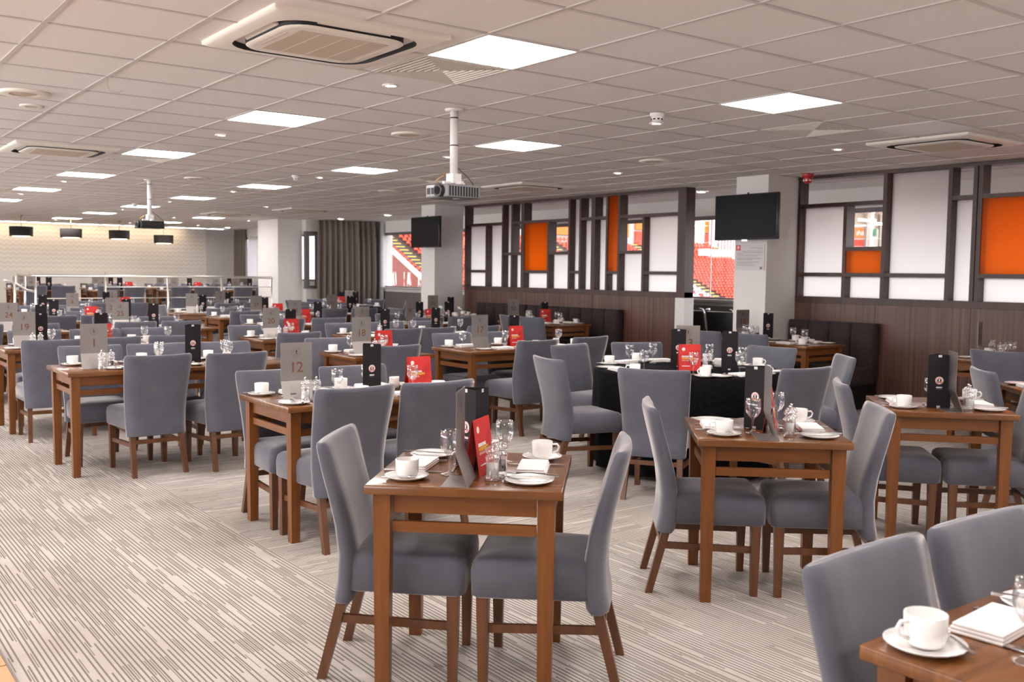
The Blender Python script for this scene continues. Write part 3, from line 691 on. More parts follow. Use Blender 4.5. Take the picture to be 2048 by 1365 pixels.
# ------------------------------------------------------------------ dining chair
def make_chair():                            # origin on the floor under the seat, facing +y
    t = thing('dining_chair', 'c', 'chair')
    # seat: soft box, a little domed, wider at the front
    def ring(z, g, hx0, hx1, y0, y1, r):
        pts = rr(0, 0, 1, 1, r, 0, 4); out = []
        for x, y, _ in pts:
            v = (y+1)/2; hx = hx0+(hx1-hx0)*v - g; out.append((x*hx, y0+g+(y1-y0-2*g)*v, z))
        return out
    zs = [(0.330, 0.012), (0.338, 0.002), (0.42, 0.0), (0.452, 0.006), (0.468, 0.022), (0.477, 0.06), (0.482, 0.12)]
    MB().rings([ring(z, g, 0.205, 0.228, -0.215, 0.225, 0.16) for z, g in zs]).build('seat', 'fabric', t)
    # backrest: curved slab
    rs = []
    H = [(0.285, 0.004), (0.292, 0.0), (0.36, 0), (0.46, 0), (0.56, 0), (0.66, 0), (0.75, 0), (0.81, 0), (0.843, 0.003), (0.858, 0.010), (0.865, 0.022)]
    for z, g in H:
        u = (z-0.285)/0.58; w = 0.208+0.034*u**1.3-g*0.8
        yc = -0.232 + 0.030*math.sin(PI*min(1, u*1.25))*(1-u) - 0.085*u**2.2
        th = 0.041-0.014*u - g*0.75
        th = max(th, 0.006)
        pts = []
        nx = 8
        for i in range(nx+1):               # front face, then rear face
            s = -1+2*i/nx; cv = 0.022*(0.4+0.6*u)*s*s; e = 1-0.55*max(0, abs(s)-0.86)/0.14
            pts.append((s*w, yc+th*e+cv, z + (0.006*s*s*u if u > 0.9 else 0)))
        for i in range(nx, -1, -1):
            s = -1+2*i/nx; cv = 0.022*(0.4+0.6*u)*s*s; e = 1-0.55*max(0, abs(s)-0.86)/0.14
            pts.append((s*w, yc-th*e+cv, z + (0.006*s*s*u if u > 0.9 else 0)))
        rs.append(pts)
    MB().rings([list(reversed(p)) for p in rs][::-1]).build('backrest', 'fabric', t)
    for s in (-1, 1):
        x = s*0.188
        def q(cx, cy, z, h): return [(cx-h, cy-h, z), (cx+h, cy-h, z), (cx+h, cy+h, z), (cx-h, cy+h, z)]
        MB().hexa(q(s*0.192, 0.178, 0, 0.016), q(s*0.190, 0.180, 0.335, 0.0225)).build('leg', 'chair_wood', t)
        mb = MB().rings([q(s*0.184, -0.303, 0, 0.016), q(s*0.174, -0.232, 0.275, 0.0185), q(s*0.170, -0.220, 0.34, 0.014)], sm=False)
        mb.build('leg', 'chair_wood', t)
        MB().beam((s*0.178, -0.240, 0.225), (s*0.190, 0.168, 0.215), 0.018, 0.030).build('stretcher', 'chair_wood', t)
    MB().beam((-0.178, -0.246, 0.245), (0.178, -0.246, 0.245), 0.018, 0.030).build('stretcher', 'chair_wood', t)
    return t
CHAIR = make_chair()
def chair(x, y, h, label, z=0, top=False):
    """x, y: under the seat centre (top=False) or under the top edge of the back (top=True); h: heading in degrees"""
    a = R(h)
    if top: x += math.cos(a)*0.275; y += math.sin(a)*0.275
    return dup(CHAIR, (x, y, z), a-PI/2, label, 'grey fabric dining chairs')

# ------------------------------------------------------------------ dining tables
TABLE_ME = {}
def table(cx, cy, lx, ly, rz, label, z=0, shadowy=False):
    t = thing('dining_table', label, 'table', (cx, cy, z), R(rz), 'brown wooden dining tables')
    hx, hy = lx/2, ly/2; key = (lx, ly)
    if key not in TABLE_ME:
        top = rbox(-hx, hx, -hy, hy, 0.718, 0.75, r=0.004, seg=2); top.name = 'tabletop'; top.materials.append(MAT['wood_top'])
        leg = MB().hexa([(-.024,-.024,0),(.024,-.024,0),(.024,.024,0),(-.024,.024,0)], [(-.030,-.030,.718),(.030,-.030,.718),(.030,.030,.718),(-.030,.030,.718)]).mesh('leg', 'wood')
        ax = MB().box(-hx+0.09, hx-0.09, -0.009, 0.009, 0.648, 0.718).mesh('apron', 'wood_rail'); lx_ = MB().box(-hx+0.09, hx-0.09, -0.009, 0.009, 0.580, 0.618).mesh('lower_rail', 'wood_rail')
        ay = MB().box(-0.009, 0.009, -hy+0.09, hy-0.09, 0.648, 0.718).mesh('apron', 'wood_rail'); ly_ = MB().box(-0.009, 0.009, -hy+0.09, hy-0.09, 0.580, 0.618).mesh('lower_rail', 'wood_rail')
        TABLE_ME[key] = (top, leg, ax, lx_, ay, ly_)
    top, leg, ax, lx_, ay, ly_ = TABLE_ME[key]
    link('tabletop', top, t)
    ix, iy = hx-0.056, hy-0.056
    for sx in (-1, 1):
        for sy in (-1, 1): link('leg', leg, t, (sx*ix, sy*iy, 0))
        link('apron', ax, t, (0, sx*iy, 0)); link('lower_rail', lx_, t, (0, sx*iy, 0))
        link('apron', ay, t, (sx*ix, 0, 0)); link('lower_rail', ly_, t, (sx*ix, 0, 0))
    return t

# ------------------------------------------------------------------ tableware patterns
def p_cup():
    t = thing('coffee_cup', 'c', 'cup')
    MB().lathe([(0.001, 0.002), (0.026, 0.002), (0.034, 0.006), (0.040, 0.018), (0.0415, 0.066), (0.0395, 0.067), (0.037, 0.02), (0.028, 0.009), (0.001, 0.008)], 22).build('bowl', 'china', t)
    MB().tube([(0.039, 0, 0.054), (0.058, 0, 0.055), (0.066, 0, 0.044), (0.060, 0, 0.028), (0.040, 0, 0.020)], 0.0045, 7).build('handle', 'china', t)
    return t
def p_one(name, mb, mat, cat): return tag(mb.build(name, mat), 'x', cat)
def lathe_thing(name, prof, mat, cat, n=24): return p_one(name, MB().lathe(prof, n), mat, cat)
CUP = p_cup()
SAUCER = lathe_thing('saucer', [(0.001, 0.0), (0.045, 0.0), (0.062, 0.006), (0.078, 0.014), (0.0785, 0.016), (0.060, 0.010), (0.040, 0.005), (0.001, 0.005)], 'china', 'saucer')
PLATE = lathe_thing('side_plate', [(0.001, 0.0), (0.055, 0.0), (0.070, 0.006), (0.086, 0.013), (0.0865, 0.015), (0.068, 0.010), (0.050, 0.005), (0.001, 0.005)], 'china', 'plate')
def p_glass():
    return tag(MB().lathe([(0.001, 0.002), (0.030, 0.001), (0.0335, 0.002), (0.030, 0.005), (0.010, 0.009), (0.0045, 0.016), (0.0040, 0.060), (0.008, 0.070), (0.022, 0.080), (0.033, 0.098), (0.0365, 0.118), (0.0355, 0.140), (0.0320, 0.163), (0.0312, 0.163), (0.0345, 0.140), (0.0355, 0.118), (0.032, 0.100), (0.020, 0.083), (0.001, 0.076)], 24).build('wine_glass', 'glass'), 'x', 'glass')
GLASS = p_glass()
def p_napkin():
    t = thing('napkin', 'n', 'napkin')
    rb('fold', (-0.055, 0.055, -0.10, 0.10, 0.0, 0.007), 'linen', t, 0.003); rb('fold', (-0.053, 0.055, -0.098, 0.099, 0.0072, 0.015), 'linen', t, 0.003); rb('fold', (-0.050, 0.054, -0.096, 0.098, 0.0152, 0.022), 'linen', t, 0.003)
    return t
NAPKIN = p_napkin()
def p_knife():
    t = thing('table_knife', 'k', 'knife')
    MB().rings([[(-.0105,-.01,.003),(.0095,-.01,.003),(.0095,-.01,.0045),(-.0105,-.01,.0045)], [(-.009,.09,.003),(.008,.09,.003),(.008,.09,.0045),(-.009,.09,.0045)], [(.002,.112,.003),(.006,.112,.003),(.006,.112,.004),(.002,.112,.004)]], sm=False).build('blade', 'steel', t)
    MB().rings([[(-.006,-.105,.0005),(.006,-.105,.0005),(.006,-.105,.007),(-.006,-.105,.007)], [(-.0065,-.06,.0005),(.0065,-.06,.0005),(.0065,-.06,.0075),(-.0065,-.06,.0075)], [(-.0045,-.008,.002),(.0045,-.008,.002),(.0045,-.008,.0055),(-.0045,-.008,.0055)]], sm=False).build('handle', 'steel', t)
    return t
KNIFE = p_knife()
def p_fork():
    t = thing('table_fork', 'f', 'fork')
    MB().rings([[(-.007,-.095,.001),(.007,-.095,.001),(.007,-.095,.004),(-.007,-.095,.004)], [(-.003,.0,.008),(.003,.0,.008),(.003,.0,.011),(-.003,.0,.011)], [(-.011,.035,.005),(.011,.035,.005),(.011,.035,.007),(-.011,.035,.007)]], sm=False).build('handle', 'steel', t)
    for k in range(4): MB().beam((-.0095+.0063*k, .034, .006), (-.0095+.0063*k, .088, .009), 0.0030, 0.002).build('tine', 'steel', t)
    return t
FORK = p_fork()
def p_spoon():
    t = thing('teaspoon', 's', 'spoon')
    MB().rings([[(-.0045,-.07,.001),(.0045,-.07,.001),(.0045,-.07,.003),(-.0045,-.07,.003)], [(-.002,.0,.006),(.002,.0,.006),(.002,.0,.008),(-.002,.0,.008)], [(-.004,.022,.003),(.004,.022,.003),(.004,.022,.005),(-.004,.022,.005)]], sm=False).build('handle', 'steel', t)
    MB().lathe([(0.001, 0.0), (0.010, 0.003), (0.0145, 0.008), (0.0135, 0.008), (0.009, 0.004), (0.001, 0.0015)], 14, (0, 0.036, 0.001), sx=0.85, sy=1.25).build('bowl', 'steel', t)
    return t
SPOON = p_spoon()
def p_mill(core):
    t = thing('salt_mill' if core == 'salt' else 'pepper_mill', 'm', 'condiment mill')
    MB().lathe([(0.001, 0.001), (0.026, 0.001), (0.026, 0.016), (0.0235, 0.020), (0.0235, 0.072), (0.027, 0.078), (0.026, 0.088), (0.018, 0.092), (0.018, 0.096)], 20).build('body', 'acrylic', t)
    MB().lathe([(0.018, 0.096), (0.027, 0.100), (0.028, 0.110), (0.020, 0.122), (0.008, 0.128), (0.001, 0.129)], 20).build('cap', 'acrylic', t)
    MB().lathe([(0.004, 0.128), (0.007, 0.134), (0.006, 0.140), (0.001, 0.143)], 12).build('knob', 'steel', t)
    MB().lathe([(0.001, 0.022), (0.020, 0.022), (0.020, 0.060), (0.001, 0.062)], 16).build('filling', core, t)
    MB().cyl((0, 0, 0.02), (0, 0, 0.13), 0.0022, 6).build('spindle', 'steel', t)
    return t
SALT, PEPPER = p_mill('salt'), p_mill('pepper')
def p_jug():
    t = thing('milk_jug', 'j', 'jug')
    mb = MB(); n = 20; rs = []
    for r, z in [(0.001, .002), (0.026, .002), (0.033, .012), (0.035, .03), (0.030, .052), (0.033, .070), (0.031, .070), (0.028, .052), (0.033, .03), (0.030, .014), (0.001, .008)]:
        rs.append([((r + (0.016*max(0, math.cos(2*PI*j/n))**8 if z > .06 else 0))*math.cos(2*PI*j/n), r*math.sin(2*PI*j/n), z) for j in range(n)])
    mb.rings(rs, cap=(False, False)).build('body', 'china', t)
    MB().tube([(-0.031, 0, 0.062), (-0.050, 0, 0.060), (-0.055, 0, 0.042), (-0.047, 0, 0.026), (-0.033, 0, 0.022)], 0.004, 7).build('handle', 'china', t)
    return t
JUG = p_jug()
BOWL = lathe_thing('sugar_bowl', [(0.001, 0.001), (0.024, 0.001), (0.034, 0.012), (0.040, 0.040), (0.038, 0.041), (0.032, 0.015), (0.001, 0.008)], 'china', 'bowl')
def crest(mb, c, r, ax='y', mats=(0, 1, 2, 3)):          # ring, band, field, charges on the face towards -y
    x, y, z = c; s = -0.0004
    mb.disc((x, y, z), r, 'y', 28, mats[0]); mb.disc((x, y+s, z), r*0.94, 'y', 28, mats[1], r*0.58)
    for a0, a1 in ((200, 250), (290, 340)):
        pts = []
        for k in range(7):
            a = R(a0+(a1-a0)*k/6); pts.append((a, r*0.88))
        vs = [(x+q*math.cos(a), y+2*s, z+q*math.sin(a)) for a, q in pts] + [(x+r*0.64*math.cos(a), y+2*s, z+r*0.64*math.sin(a)) for a, q in reversed(pts)]
        mb.add(vs, [list(range(len(vs)))], mats[3] if len(mats) > 3 else mats[1])
    mb.disc((x, y+s, z), r*0.52, 'y', 24, mats[2])
    for sgn in (-1, 1):                                   # crossed blades
        d = Vector((sgn*0.62, 0, 1)).normalized(); w = Vector((d.z, 0, -d.x))*r*0.07; p0 = Vector((x, y+2*s, z))-d*r*0.36; p1 = Vector((x, y+2*s, z))+d*r*0.30
        mb.add([p0-w, p0+w, p1+w*1.5, p1-w*1.5], [(0, 1, 2, 3)], mats[0])
    mb.disc((x, y+2.5*s, z+r*0.30), r*0.15, 'y', 10, mats[0])
def p_menu():                                             # tall three-sided card, crest on each face
    t = thing('menu_card', 'm', 'menu')
    w, h = 0.122, 0.298; ap = w/(2*math.sqrt(3))
    tri = [(w/2, -ap), (0, 2*ap), (-w/2, -ap)]
    mb = MB()
    outer = [[(x, y, z) for x, y in tri] for z in (0, h)]; inner = [[(x*0.97, y*0.97, z) for x, y in tri] for z in (h, 0)]
    mb.rings([list(reversed(r)) for r in (outer[0], outer[1], inner[0], inner[1])], sm=False, cap=(False, False)).build('card', 'black_card', t)
    for k in range(3):
        m2 = MB(); crest(m2, (0, -ap-0.0006, h*0.52), 0.0215)
        o = m2.build('crest', ['print_white', 'print_pink', 'black_card', 'print_red'], t); o.rotation_euler = (0, 0, 2*PI*k/3)
        o = link('lettering', text_mesh('MENU', 0.011, 'print_white', 0.0005), t); o.rotation_euler = (R(90), 0, 2*PI*k/3)
        d = Vector((0, -ap-0.0004, 0)); d.rotate(Matrix.Rotation(2*PI*k/3, 3, 'Z')); o.location = (d.x, d.y, h*0.375)
        o = MB().box(-0.016, 0.016, -ap-0.0012, -ap-0.0004, h*0.352, h*0.356).build('fine_print', 'print_grey', t); o.rotation_euler = (0, 0, 2*PI*k/3)
        mb3 = MB()
        for j in range(3): mb3.box(-0.009+0.0065*j, -0.0045+0.0065*j, -ap-0.0012, -ap-0.0004, h-0.013, h).box(-0.009+0.0065*j, -0.0045+0.0065*j, -ap-0.0012, -ap-0.0004, 0.002, 0.013)
        o = mb3.build('tab_mark', 'print_white', t); o.rotation_euler = (0, 0, 2*PI*k/3)
    return t
MENU = p_menu()
def p_red():                                              # folded card, cover towards -y
    t = thing('programme_card', 'r', 'card')
    MB().hexa([(-.085,-.002,0),(.085,-.002,0),(.085,0,0),(-.085,0,0)], [(-.085,.026,.20),(.085,.026,.20),(.085,.028,.20),(-.085,.028,.20)]).build('front_cover', 'red_card', t)
    MB().hexa([(-.085,.058,0),(.085,.058,0),(.085,.060,0),(-.085,.060,0)], [(-.085,.028,.20),(.085,.028,.20),(.085,.030,.20),(-.085,.030,.20)]).build('back_cover', 'red_card', t)
    tilt = math.atan2(0.028, 0.20)
    def on(o, x, z): o.location = (x, -0.002+0.028*z/0.20-0.0009, z); o.rotation_euler = (R(90)-tilt, 0, 0)
    m2 = MB().disc((0, 0, 0), 0.0125, 'z', 20).disc((0, 0, 0.0003), 0.0085, 'z', 20, 1, 0.006).disc((0, 0, 0.0003), 0.003, 'z', 12, 1)
    on(m2.build('crest', ['print_white', 'print_pink'], t), -0.048, 0.163)
    for s, mat, z, sz, bo in (('SEASONAL', 'print_white', 0.103, 0.0165, 0.0007), ('HOSPITALITY', 'print_yellow', 0.088, 0.0165, 0.0007), ('2025/2026', 'print_pink', 0.074, 0.0135, 0.0001)):
        on(link('lettering', text_mesh(s, sz, mat, bo, 'LEFT'), t), -0.062, z)
    m3 = MB().add([(-0.062, 0, 0), (0.0, 0, 0), (0.0, 0.005, 0), (-0.062, 0.005, 0)], [(0, 1, 2, 3)])
    on(m3.build('strapline', 'print_white', t), 0, 0.034)
    return t
REDC = p_red()
BOARD_ME = None
def board(loc, rz, num, label):
    global BOARD_ME
    t = thing('table_number_stand', label, 'table number', loc, rz, 'metal table number stands')
    w = 0.094
    if BOARD_ME is None:
        prof = [(0.095, 0.0), (0.0, 0.0), (0.042, 0.110), (0.042, 0.325), (0.0435, 0.325), (0.0435, 0.1095), (0.0035, 0.002), (0.095, 0.002)]
        BOARD_ME = MB().rings([[(x, y, z) for y, z in prof] for x in (-w, w)], sm=False).mesh('plate', 'brushed')
        m2 = MB(); c = (0, 0.0412, 0.272)
        m2.disc(c, 0.0285, 'y', 32, 0, 0.0272).disc(c, 0.0185, 'y', 28, 0, 0.0175).disc((0, 0.0412, 0.279), 0.0048, 'y', 12)
        for s in (-1, 1):
            d = Vector((s*0.5, 0, 1)).normalized(); q = Vector((d.z, 0, -d.x))*0.0016; p0 = Vector((0, 0.0412, 0.268))-d*0.011; p1 = p0+d*0.020
            m2.add([p0-q, p0+q, p1+q*2, p1-q*2], [(0, 1, 2, 3)])
        board.crest = m2.mesh('crest', 'etched')
    link('plate', BOARD_ME, t); link('etched_crest', board.crest, t)
    if num:
        o = link('numeral', text_mesh(num, 0.084, 'cutout', 0.0008), t); o.location = (0, 0.0413, 0.158); o.rotation_euler = (R(90), 0, 0)
    if num == '12':
        o = link('lettering', text_mesh('BOSC', 0.014, 'etched', 0.0002), t); o.location = (-0.03, 0.0125, 0.036); o.rotation_euler = (R(69), 0, 0)
    return t
USED = {}
def put(proto, x, y, z, rz, label, group): return dup(proto, (x, y, z), rz, label, group)

ZT = 0.7505
def setting(sx, sy, h, tz, who, full=2, cup=True, glass=True, jit=None):
    """one place: sx, sy on the table edge in front of the seat; h the way the guest faces; full 2: all, 1: china and glass, 0: cup and glass"""
    rnd = jit or random; a = R(h); fx, fy = math.cos(a), math.sin(a); rx, ry = fy, -fx
    def at(r, f, z=0): return (sx+rx*r+fx*f, sy+ry*r+fy*f, tz+z)
    b = a-PI/2; j = lambda s: rnd.uniform(-s, s)
    if cup:
        x, y, z = at(0.215+j(.01), 0.12+j(.015)); put(SAUCER, x, y, z, 0, 'white saucer %s' % who, 'white saucers')
        put(CUP, x, y, z+0.005, b-PI/2+j(.5)+R(-20), 'white coffee cup %s' % who, 'white coffee cups')
        if full == 2:
            x2, y2, z2 = at(0.265, 0.115, 0.012); put(SPOON, x2, y2, z2, b+0.25+j(.3), 'teaspoon on saucer %s' % who, 'teaspoons')
    if full >= 1:
        x, y, z = at(-0.205+j(.01), 0.125+j(.015)); put(PLATE, x, y, z, 0, 'white side plate %s' % who, 'white side plates')
        put(NAPKIN, *at(0.0+j(.012), 0.118+j(.01)), b+PI/2+j(.08), 'folded white napkin %s' % who, 'folded white napkins')
    if full == 2:
        x, y, z = at(-0.195, 0.125, 0.0145); put(KNIFE, x, y, z, b+j(.25)+0.1, 'butter knife on plate %s' % who, 'table knives')
        put(FORK, *at(-0.085+j(.01), 0.125), b+j(.06), 'steel fork %s' % who, 'table forks')
        put(KNIFE, *at(0.095+j(.01), 0.12), b+j(.05), 'dinner knife %s' % who, 'table knives')
        put(SPOON, *at(0.03+j(.03), 0.262), b+PI/2+j(.2), 'dessert spoon %s' % who, 'teaspoons')
    if glass:
        put(GLASS, *at(0.125+j(.015), 0.262+j(.015)), 0, 'stemmed wine glass %s' % who, 'wine glasses')

def centre(tb, x, y, ax, tz, items, num=None, fine=True):
    """table centrepieces: list of (kind, dx, dy, rz) round x, y in a frame whose +x is heading ax (degrees)"""
    a = R(ax); c, s = math.cos(a), math.sin(a)
    for kind, dx, dy, rz in items:
        X, Y = x+dx*c-dy*s, y+dx*s+dy*c; z = a+R(rz)
        if kind == 'board': board((X, Y, tz), z, num, 'brushed metal table number stand%s on %s' % ('' if num else ' seen edge-on', tb))
        elif kind == 'menu': put(MENU, X, Y, tz, z, 'tall black menu card with red crest on %s' % tb, 'black menu cards')
        elif kind == 'menu2': put(MENU, X, Y, tz, z, 'second tall black menu card behind the red card on %s' % tb, 'black menu cards')
        elif kind == 'red': put(REDC, X, Y, tz, z, 'red seasonal hospitality card on %s' % tb, 'red hospitality cards')
        elif kind == 'salt': put(SALT, X, Y, tz, z, 'clear salt mill on %s' % tb, 'salt and pepper mills')
        elif kind == 'pepper': put(PEPPER, X, Y, tz, z, 'clear pepper mill on %s' % tb, 'salt and pepper mills')
        elif kind == 'jug': put(JUG, X, Y, tz, z, 'small white milk jug on %s' % tb, 'milk jugs')
        elif kind == 'bowl': put(BOWL, X, Y, tz, z, 'small white sugar bowl on %s' % tb, 'sugar bowls')
    return

# ---- the diagonal row of small square tables
DIAG = [('the front small table', 2.046, 2.929, -43.0, 2), ('the small table before round table thirteen', 3.710, 2.935, -42.0, 2),
        ('the small table before the booth', 5.291, 2.950, -48.0, 2), ('the small table at the frame edge', 6.80, 2.90, -45, 1)]
for nm, cx, cy, ang, fl in DIAG:
    table(cx, cy, 0.68, 0.68, ang, 'small square brown table, ' + {'the front small table': 'frontmost, laid for two', 'the small table before round table thirteen': 'laid for two before round table thirteen', 'the small table before the booth': 'with upright black menu before the booth', 'the small table at the frame edge': 'cut by the frame edge before table fifteen'}[nm])
    a = R(ang); ex, ey = math.cos(a), math.sin(a)         # towards the window-side guest
    for s, side in ((-1, 'aisle side'), (1, 'window side')):
        off = 0.235 if s < 0 else 0.24
        chair(cx+s*ex*off, cy+s*ey*off, ang + (0 if s < 0 else 180) + random.uniform(-2, 2), 'grey fabric dining chair on the %s of %s' % (side, nm))
        setting(cx+s*ex*0.34, cy+s*ey*0.34, ang + (0 if s < 0 else 180), ZT, 'on the %s of %s' % (side, nm), fl)
    if cx < 5:
        centre(nm, cx, cy, ang, ZT, [('board', 0.02, -0.24, 90), ('menu', -0.015, 0.02, 75), ('red', 0.05, -0.07, 78), ('salt', 0.085, -0.20, 0), ('pepper', 0.105, -0.13, 0), ('jug', 0.03, 0.20, 40)])
    else:
        centre(nm, cx, cy, ang, ZT, [('board', 0.06, -0.23, 90), ('menu', -0.03, -0.12, -2), ('salt', 0.115, -0.22, 0), ('pepper', 0.12, -0.16, 0), ('jug', 0.05, 0.18, 40), ('red', 0.04, 0.12, 84)])

# ---- table cut off by the lower corner of the picture
nm = 'the table cut by the lower corner'
table(2.30, 0.735, 1.22, 0.70, 0, 'brown table cut by the lower corner, cup nearest the photographer')
for x, l in ((1.93, 'first'), (2.44, 'second')):
    chair(x, 1.21, -90+random.uniform(-3, 3), 'grey fabric dining chair, %s along the table cut by the lower corner' % l, top=True)
setting(2.0, 1.085, -90, ZT, 'at the first place of %s' % nm, 2, cup=False)
put(SAUCER, 1.775, 0.995, ZT, 0, 'white saucer under the large cup in the lower corner', 'white saucers')
put(CUP, 1.775, 0.995, ZT+0.005, R(160), 'large white coffee cup in the lower corner', 'white coffee cups')
put(SPOON, 1.825, 0.965, ZT+0.013, R(-30), 'teaspoon on the saucer in the lower corner', 'teaspoons')
setting(2.52, 1.085, -90, ZT, 'at the second place of %s' % nm, 2)

# ---- long tables
def long_table(nm, x0, x1, y0, y1, num, fronts, backs, items, fl=2, z=0, fset=None, bset=None, tabl=None):
    """fronts / backs: x (and y) of the top of the chair backs on the near (-y) and far (+y) side"""
    cx, cy = (x0+x1)/2, (y0+y1)/2
    table(cx, cy, round(x1-x0, 3), round(y1-y0, 3), 0, tabl or ('long brown wooden dining table, %s' % nm.replace('table ', 'number ')), z)
    tz = z+ZT
    for side, lst, h in (('near side', fronts, 90), ('far side', backs, -90)):
        for k, (x, y, *dh) in enumerate(lst):
            w = '%s place from aisle, %s, %s' % (ORD[k], side, nm)
            chair(x, y, h+(dh[0] if dh else random.uniform(-3, 3)), 'grey fabric dining chair, %s' % w, z, top=True)
            sx = min(max(x, x0+0.30), x1-0.30)
            setting(sx, y0 if h > 0 else y1, h, tz, 'at %s' % w, fl)
    centre(nm, cx, cy, 0, tz, items, num)
H12 = 0.0
long_table('table twelve', 2.13, 3.36, 4.80, 5.49, '12', [(2.41, 4.585, 2), (2.93, 4.585, 0)], [(2.40, 5.61), (2.94, 5.60)],
           [('board', -0.45, -0.13, 0), ('salt', -0.45, -0.20, 0), ('pepper', -0.385, -0.205, 0), ('menu', 0.03, -0.05, 0), ('jug', 0.30, 0.12, 30), ('bowl', 0.17, 0.06, 0), ('red', 0.42, 0.0, 0)])
long_table('table one', 1.565, 3.28, 7.195, 7.88, '1', [(2.13, 7.03, 2), (2.68, 6.95, 4)], [(1.93, 8.08), (2.44, 8.06), (2.97, 8.02)],
           [('board', -0.62, -0.13, 0), ('salt', -0.60, -0.21, 0), ('pepper', -0.535, -0.21, 0), ('menu', 0.12, 0.0, 0), ('jug', 0.42, 0.05, 30), ('bowl', 0.33, 0.10, 0)])
long_table('table nineteen', 1.54, 3.28, 9.42, 10.10, '19', [(1.82, 8.93), (2.35, 9.04), (2.90, 9.05)], [(1.95, 10.30), (2.50, 10.28), (3.0, 10.30)],
           [('board', -0.66, -0.10, 0), ('salt', -0.62, -0.20, 0), ('pepper', -0.555, -0.20, 0), ('menu', -0.48, 0.20, 0), ('red', 0.02, -0.06, 0), ('menu2', 0.03, 0.08, 0), ('jug', 0.45, 0.05, 0)])
long_table('table eighteen', 3.83, 4.62, 7.27, 7.95, '18', [(4.06, 7.0, 2)], [(3.98, 8.04)],
           [('board', -0.16, -0.05, 0), ('red', 0.08, 0.0, 0), ('jug', 0.22, 0.08, 0), ('salt', -0.10, -0.14, 0), ('pepper', -0.03, -0.14, 0)])
long_table('table seventeen', 5.04, 6.46, 7.32, 8.0, '17', [(5.50, 6.93, 2), (6.27, 7.07, 4)], [(5.37, 8.12), (5.98, 8.12)],
           [('board', -0.44, -0.14, 0), ('red', 0.10, 0.02, 0), ('menu2', 0.14, 0.16, 0), ('jug', 0.52, -0.08, 200), ('bowl', 0.4, 0.1, 0)])
long_table('table twenty', 3.95, 4.72, 9.52, 10.19, '20', [(4.08, 8.93, 3)], [(4.12, 10.30)],
           [('board', -0.16, -0.06, 0), ('salt', -0.13, -0.16, 0), ('pepper', -0.06, -0.16, 0), ('red', 0.10, 0.02, 0), ('menu2', 0.13, 0.16, 0), ('jug', 0.25, 0.0, 0)], 1)
long_table('table twenty-one', 5.05, 6.75, 9.48, 10.16, '21', [(5.32, 9.02, 3), (5.78, 9.05), (6.44, 9.10, 4)], [(5.28, 10.3), (5.85, 10.28), (6.4, 10.3)],
           [('board', -0.62, 0.0, 0), ('menu', -0.42, -0.10, 0), ('menu2', 0.34, 0.02, 0), ('salt', -0.5, -0.16, 0), ('jug', 0.6, 0.0, 0)], 1)
long_table('table twenty-five', 2.95, 4.30, 11.85, 12.53, '25', [(3.25, 11.55), (3.78, 11.55)], [(3.30, 12.70), (3.85, 12.68)],
           [('board', -0.38, -0.08, -4), ('salt', -0.28, -0.18, 0), ('pepper', -0.21, -0.18, 0), ('menu', 0.02, 0.02, 0), ('jug', 0.4, 0.1, 0)], 1)
long_table('table twenty-four', 1.35, 2.65, 11.85, 12.53, '24', [(1.65, 11.6), (2.2, 11.55)], [(1.7, 12.68), (2.25, 12.7)],
           [('board', 0.05, 0.0, 0), ('menu', 0.38, 0.05, 0), ('jug', 0.5, 0.1, 0), ('bowl', 0.45, -0.1, 0)], 1)
long_table('table twenty-six', 2.55, 3.95, 13.75, 14.43, '26', [(2.80, 13.42, 0), (3.32, 13.40, 2)], [(2.85, 14.58), (3.4, 14.58)],
           [('board', 0.40, -0.1, 0), ('menu', -0.35, 0.0, 0), ('red', 0.15, 0.05, 0), ('menu2', 0.60, 0.05, 0), ('jug', 0.2, -0.1, 0)], 1)
long_table('table twenty-eight', 6.70, 8.05, 11.4, 12.08, '28', [(6.95, 11.12), (7.5, 11.1)], [(7.0, 12.22), (7.6, 12.22)],
           [('board', -0.30, 0.0, 20), ('salt', -0.2, -0.18, 0), ('red', 0.02, 0.0, 0), ('menu', -0.1, 0.16, 0), ('menu2', 0.35, 0.1, 0), ('jug', 0.3, -0.1, 0)], 1)
long_table('table twenty-seven', 5.20, 6.55, 14.2, 14.88, '27', [(5.5, 13.9), (6.05, 13.88)], [(5.55, 15.02), (6.1, 15.02)],
           [('board', 0.02, -0.12, 0), ('salt', 0.12, -0.2, 0), ('menu', 0.22, 0.1, 0), ('red', 0.42, 0.0, 0), ('jug', -0.3, 0.0, 0)], 1)
long_table('table twenty-three', 4.9, 6.2, 11.9, 12.55, '23', [(5.12, 11.55), (5.7, 11.55)], [(5.2, 12.72), (5.75, 12.7)],
           [('board', 0.0, 0.0, 0), ('menu', 0.3, 0.0, 0), ('red', 0.15, 0.05, 0)], 1)
long_table('table thirty-one', 6.9, 8.2, 14.6, 15.28, '31', [(7.15, 14.3), (7.7, 14.3)], [(7.2, 15.42), (7.75, 15.42)],
           [('board', -0.1, 0.0, 0), ('menu', 0.2, 0.0, 0), ('menu2', 0.32, 0.12, 0)], 1)
long_table('table six', 2.9, 4.2, 16.2, 16.9, '6', [(3.2, 15.95), (3.75, 15.92)], [(3.25, 17.05), (3.8, 17.05)],
           [('board', 0.15, 0.0, 0), ('menu', -0.3, 0.0, 0), ('jug', 0.3, 0.0, 0)], 1)
long_table('table seven', 6.25, 7.6, 17.6, 18.28, '7', [(6.5, 17.3), (7.05, 17.3)], [(6.55, 18.42), (7.1, 18.42)],
           [('board', -0.3, 0.0, 0), ('menu', -0.15, 0.1, 0), ('bowl', 0.1, 0, 0)], 1)
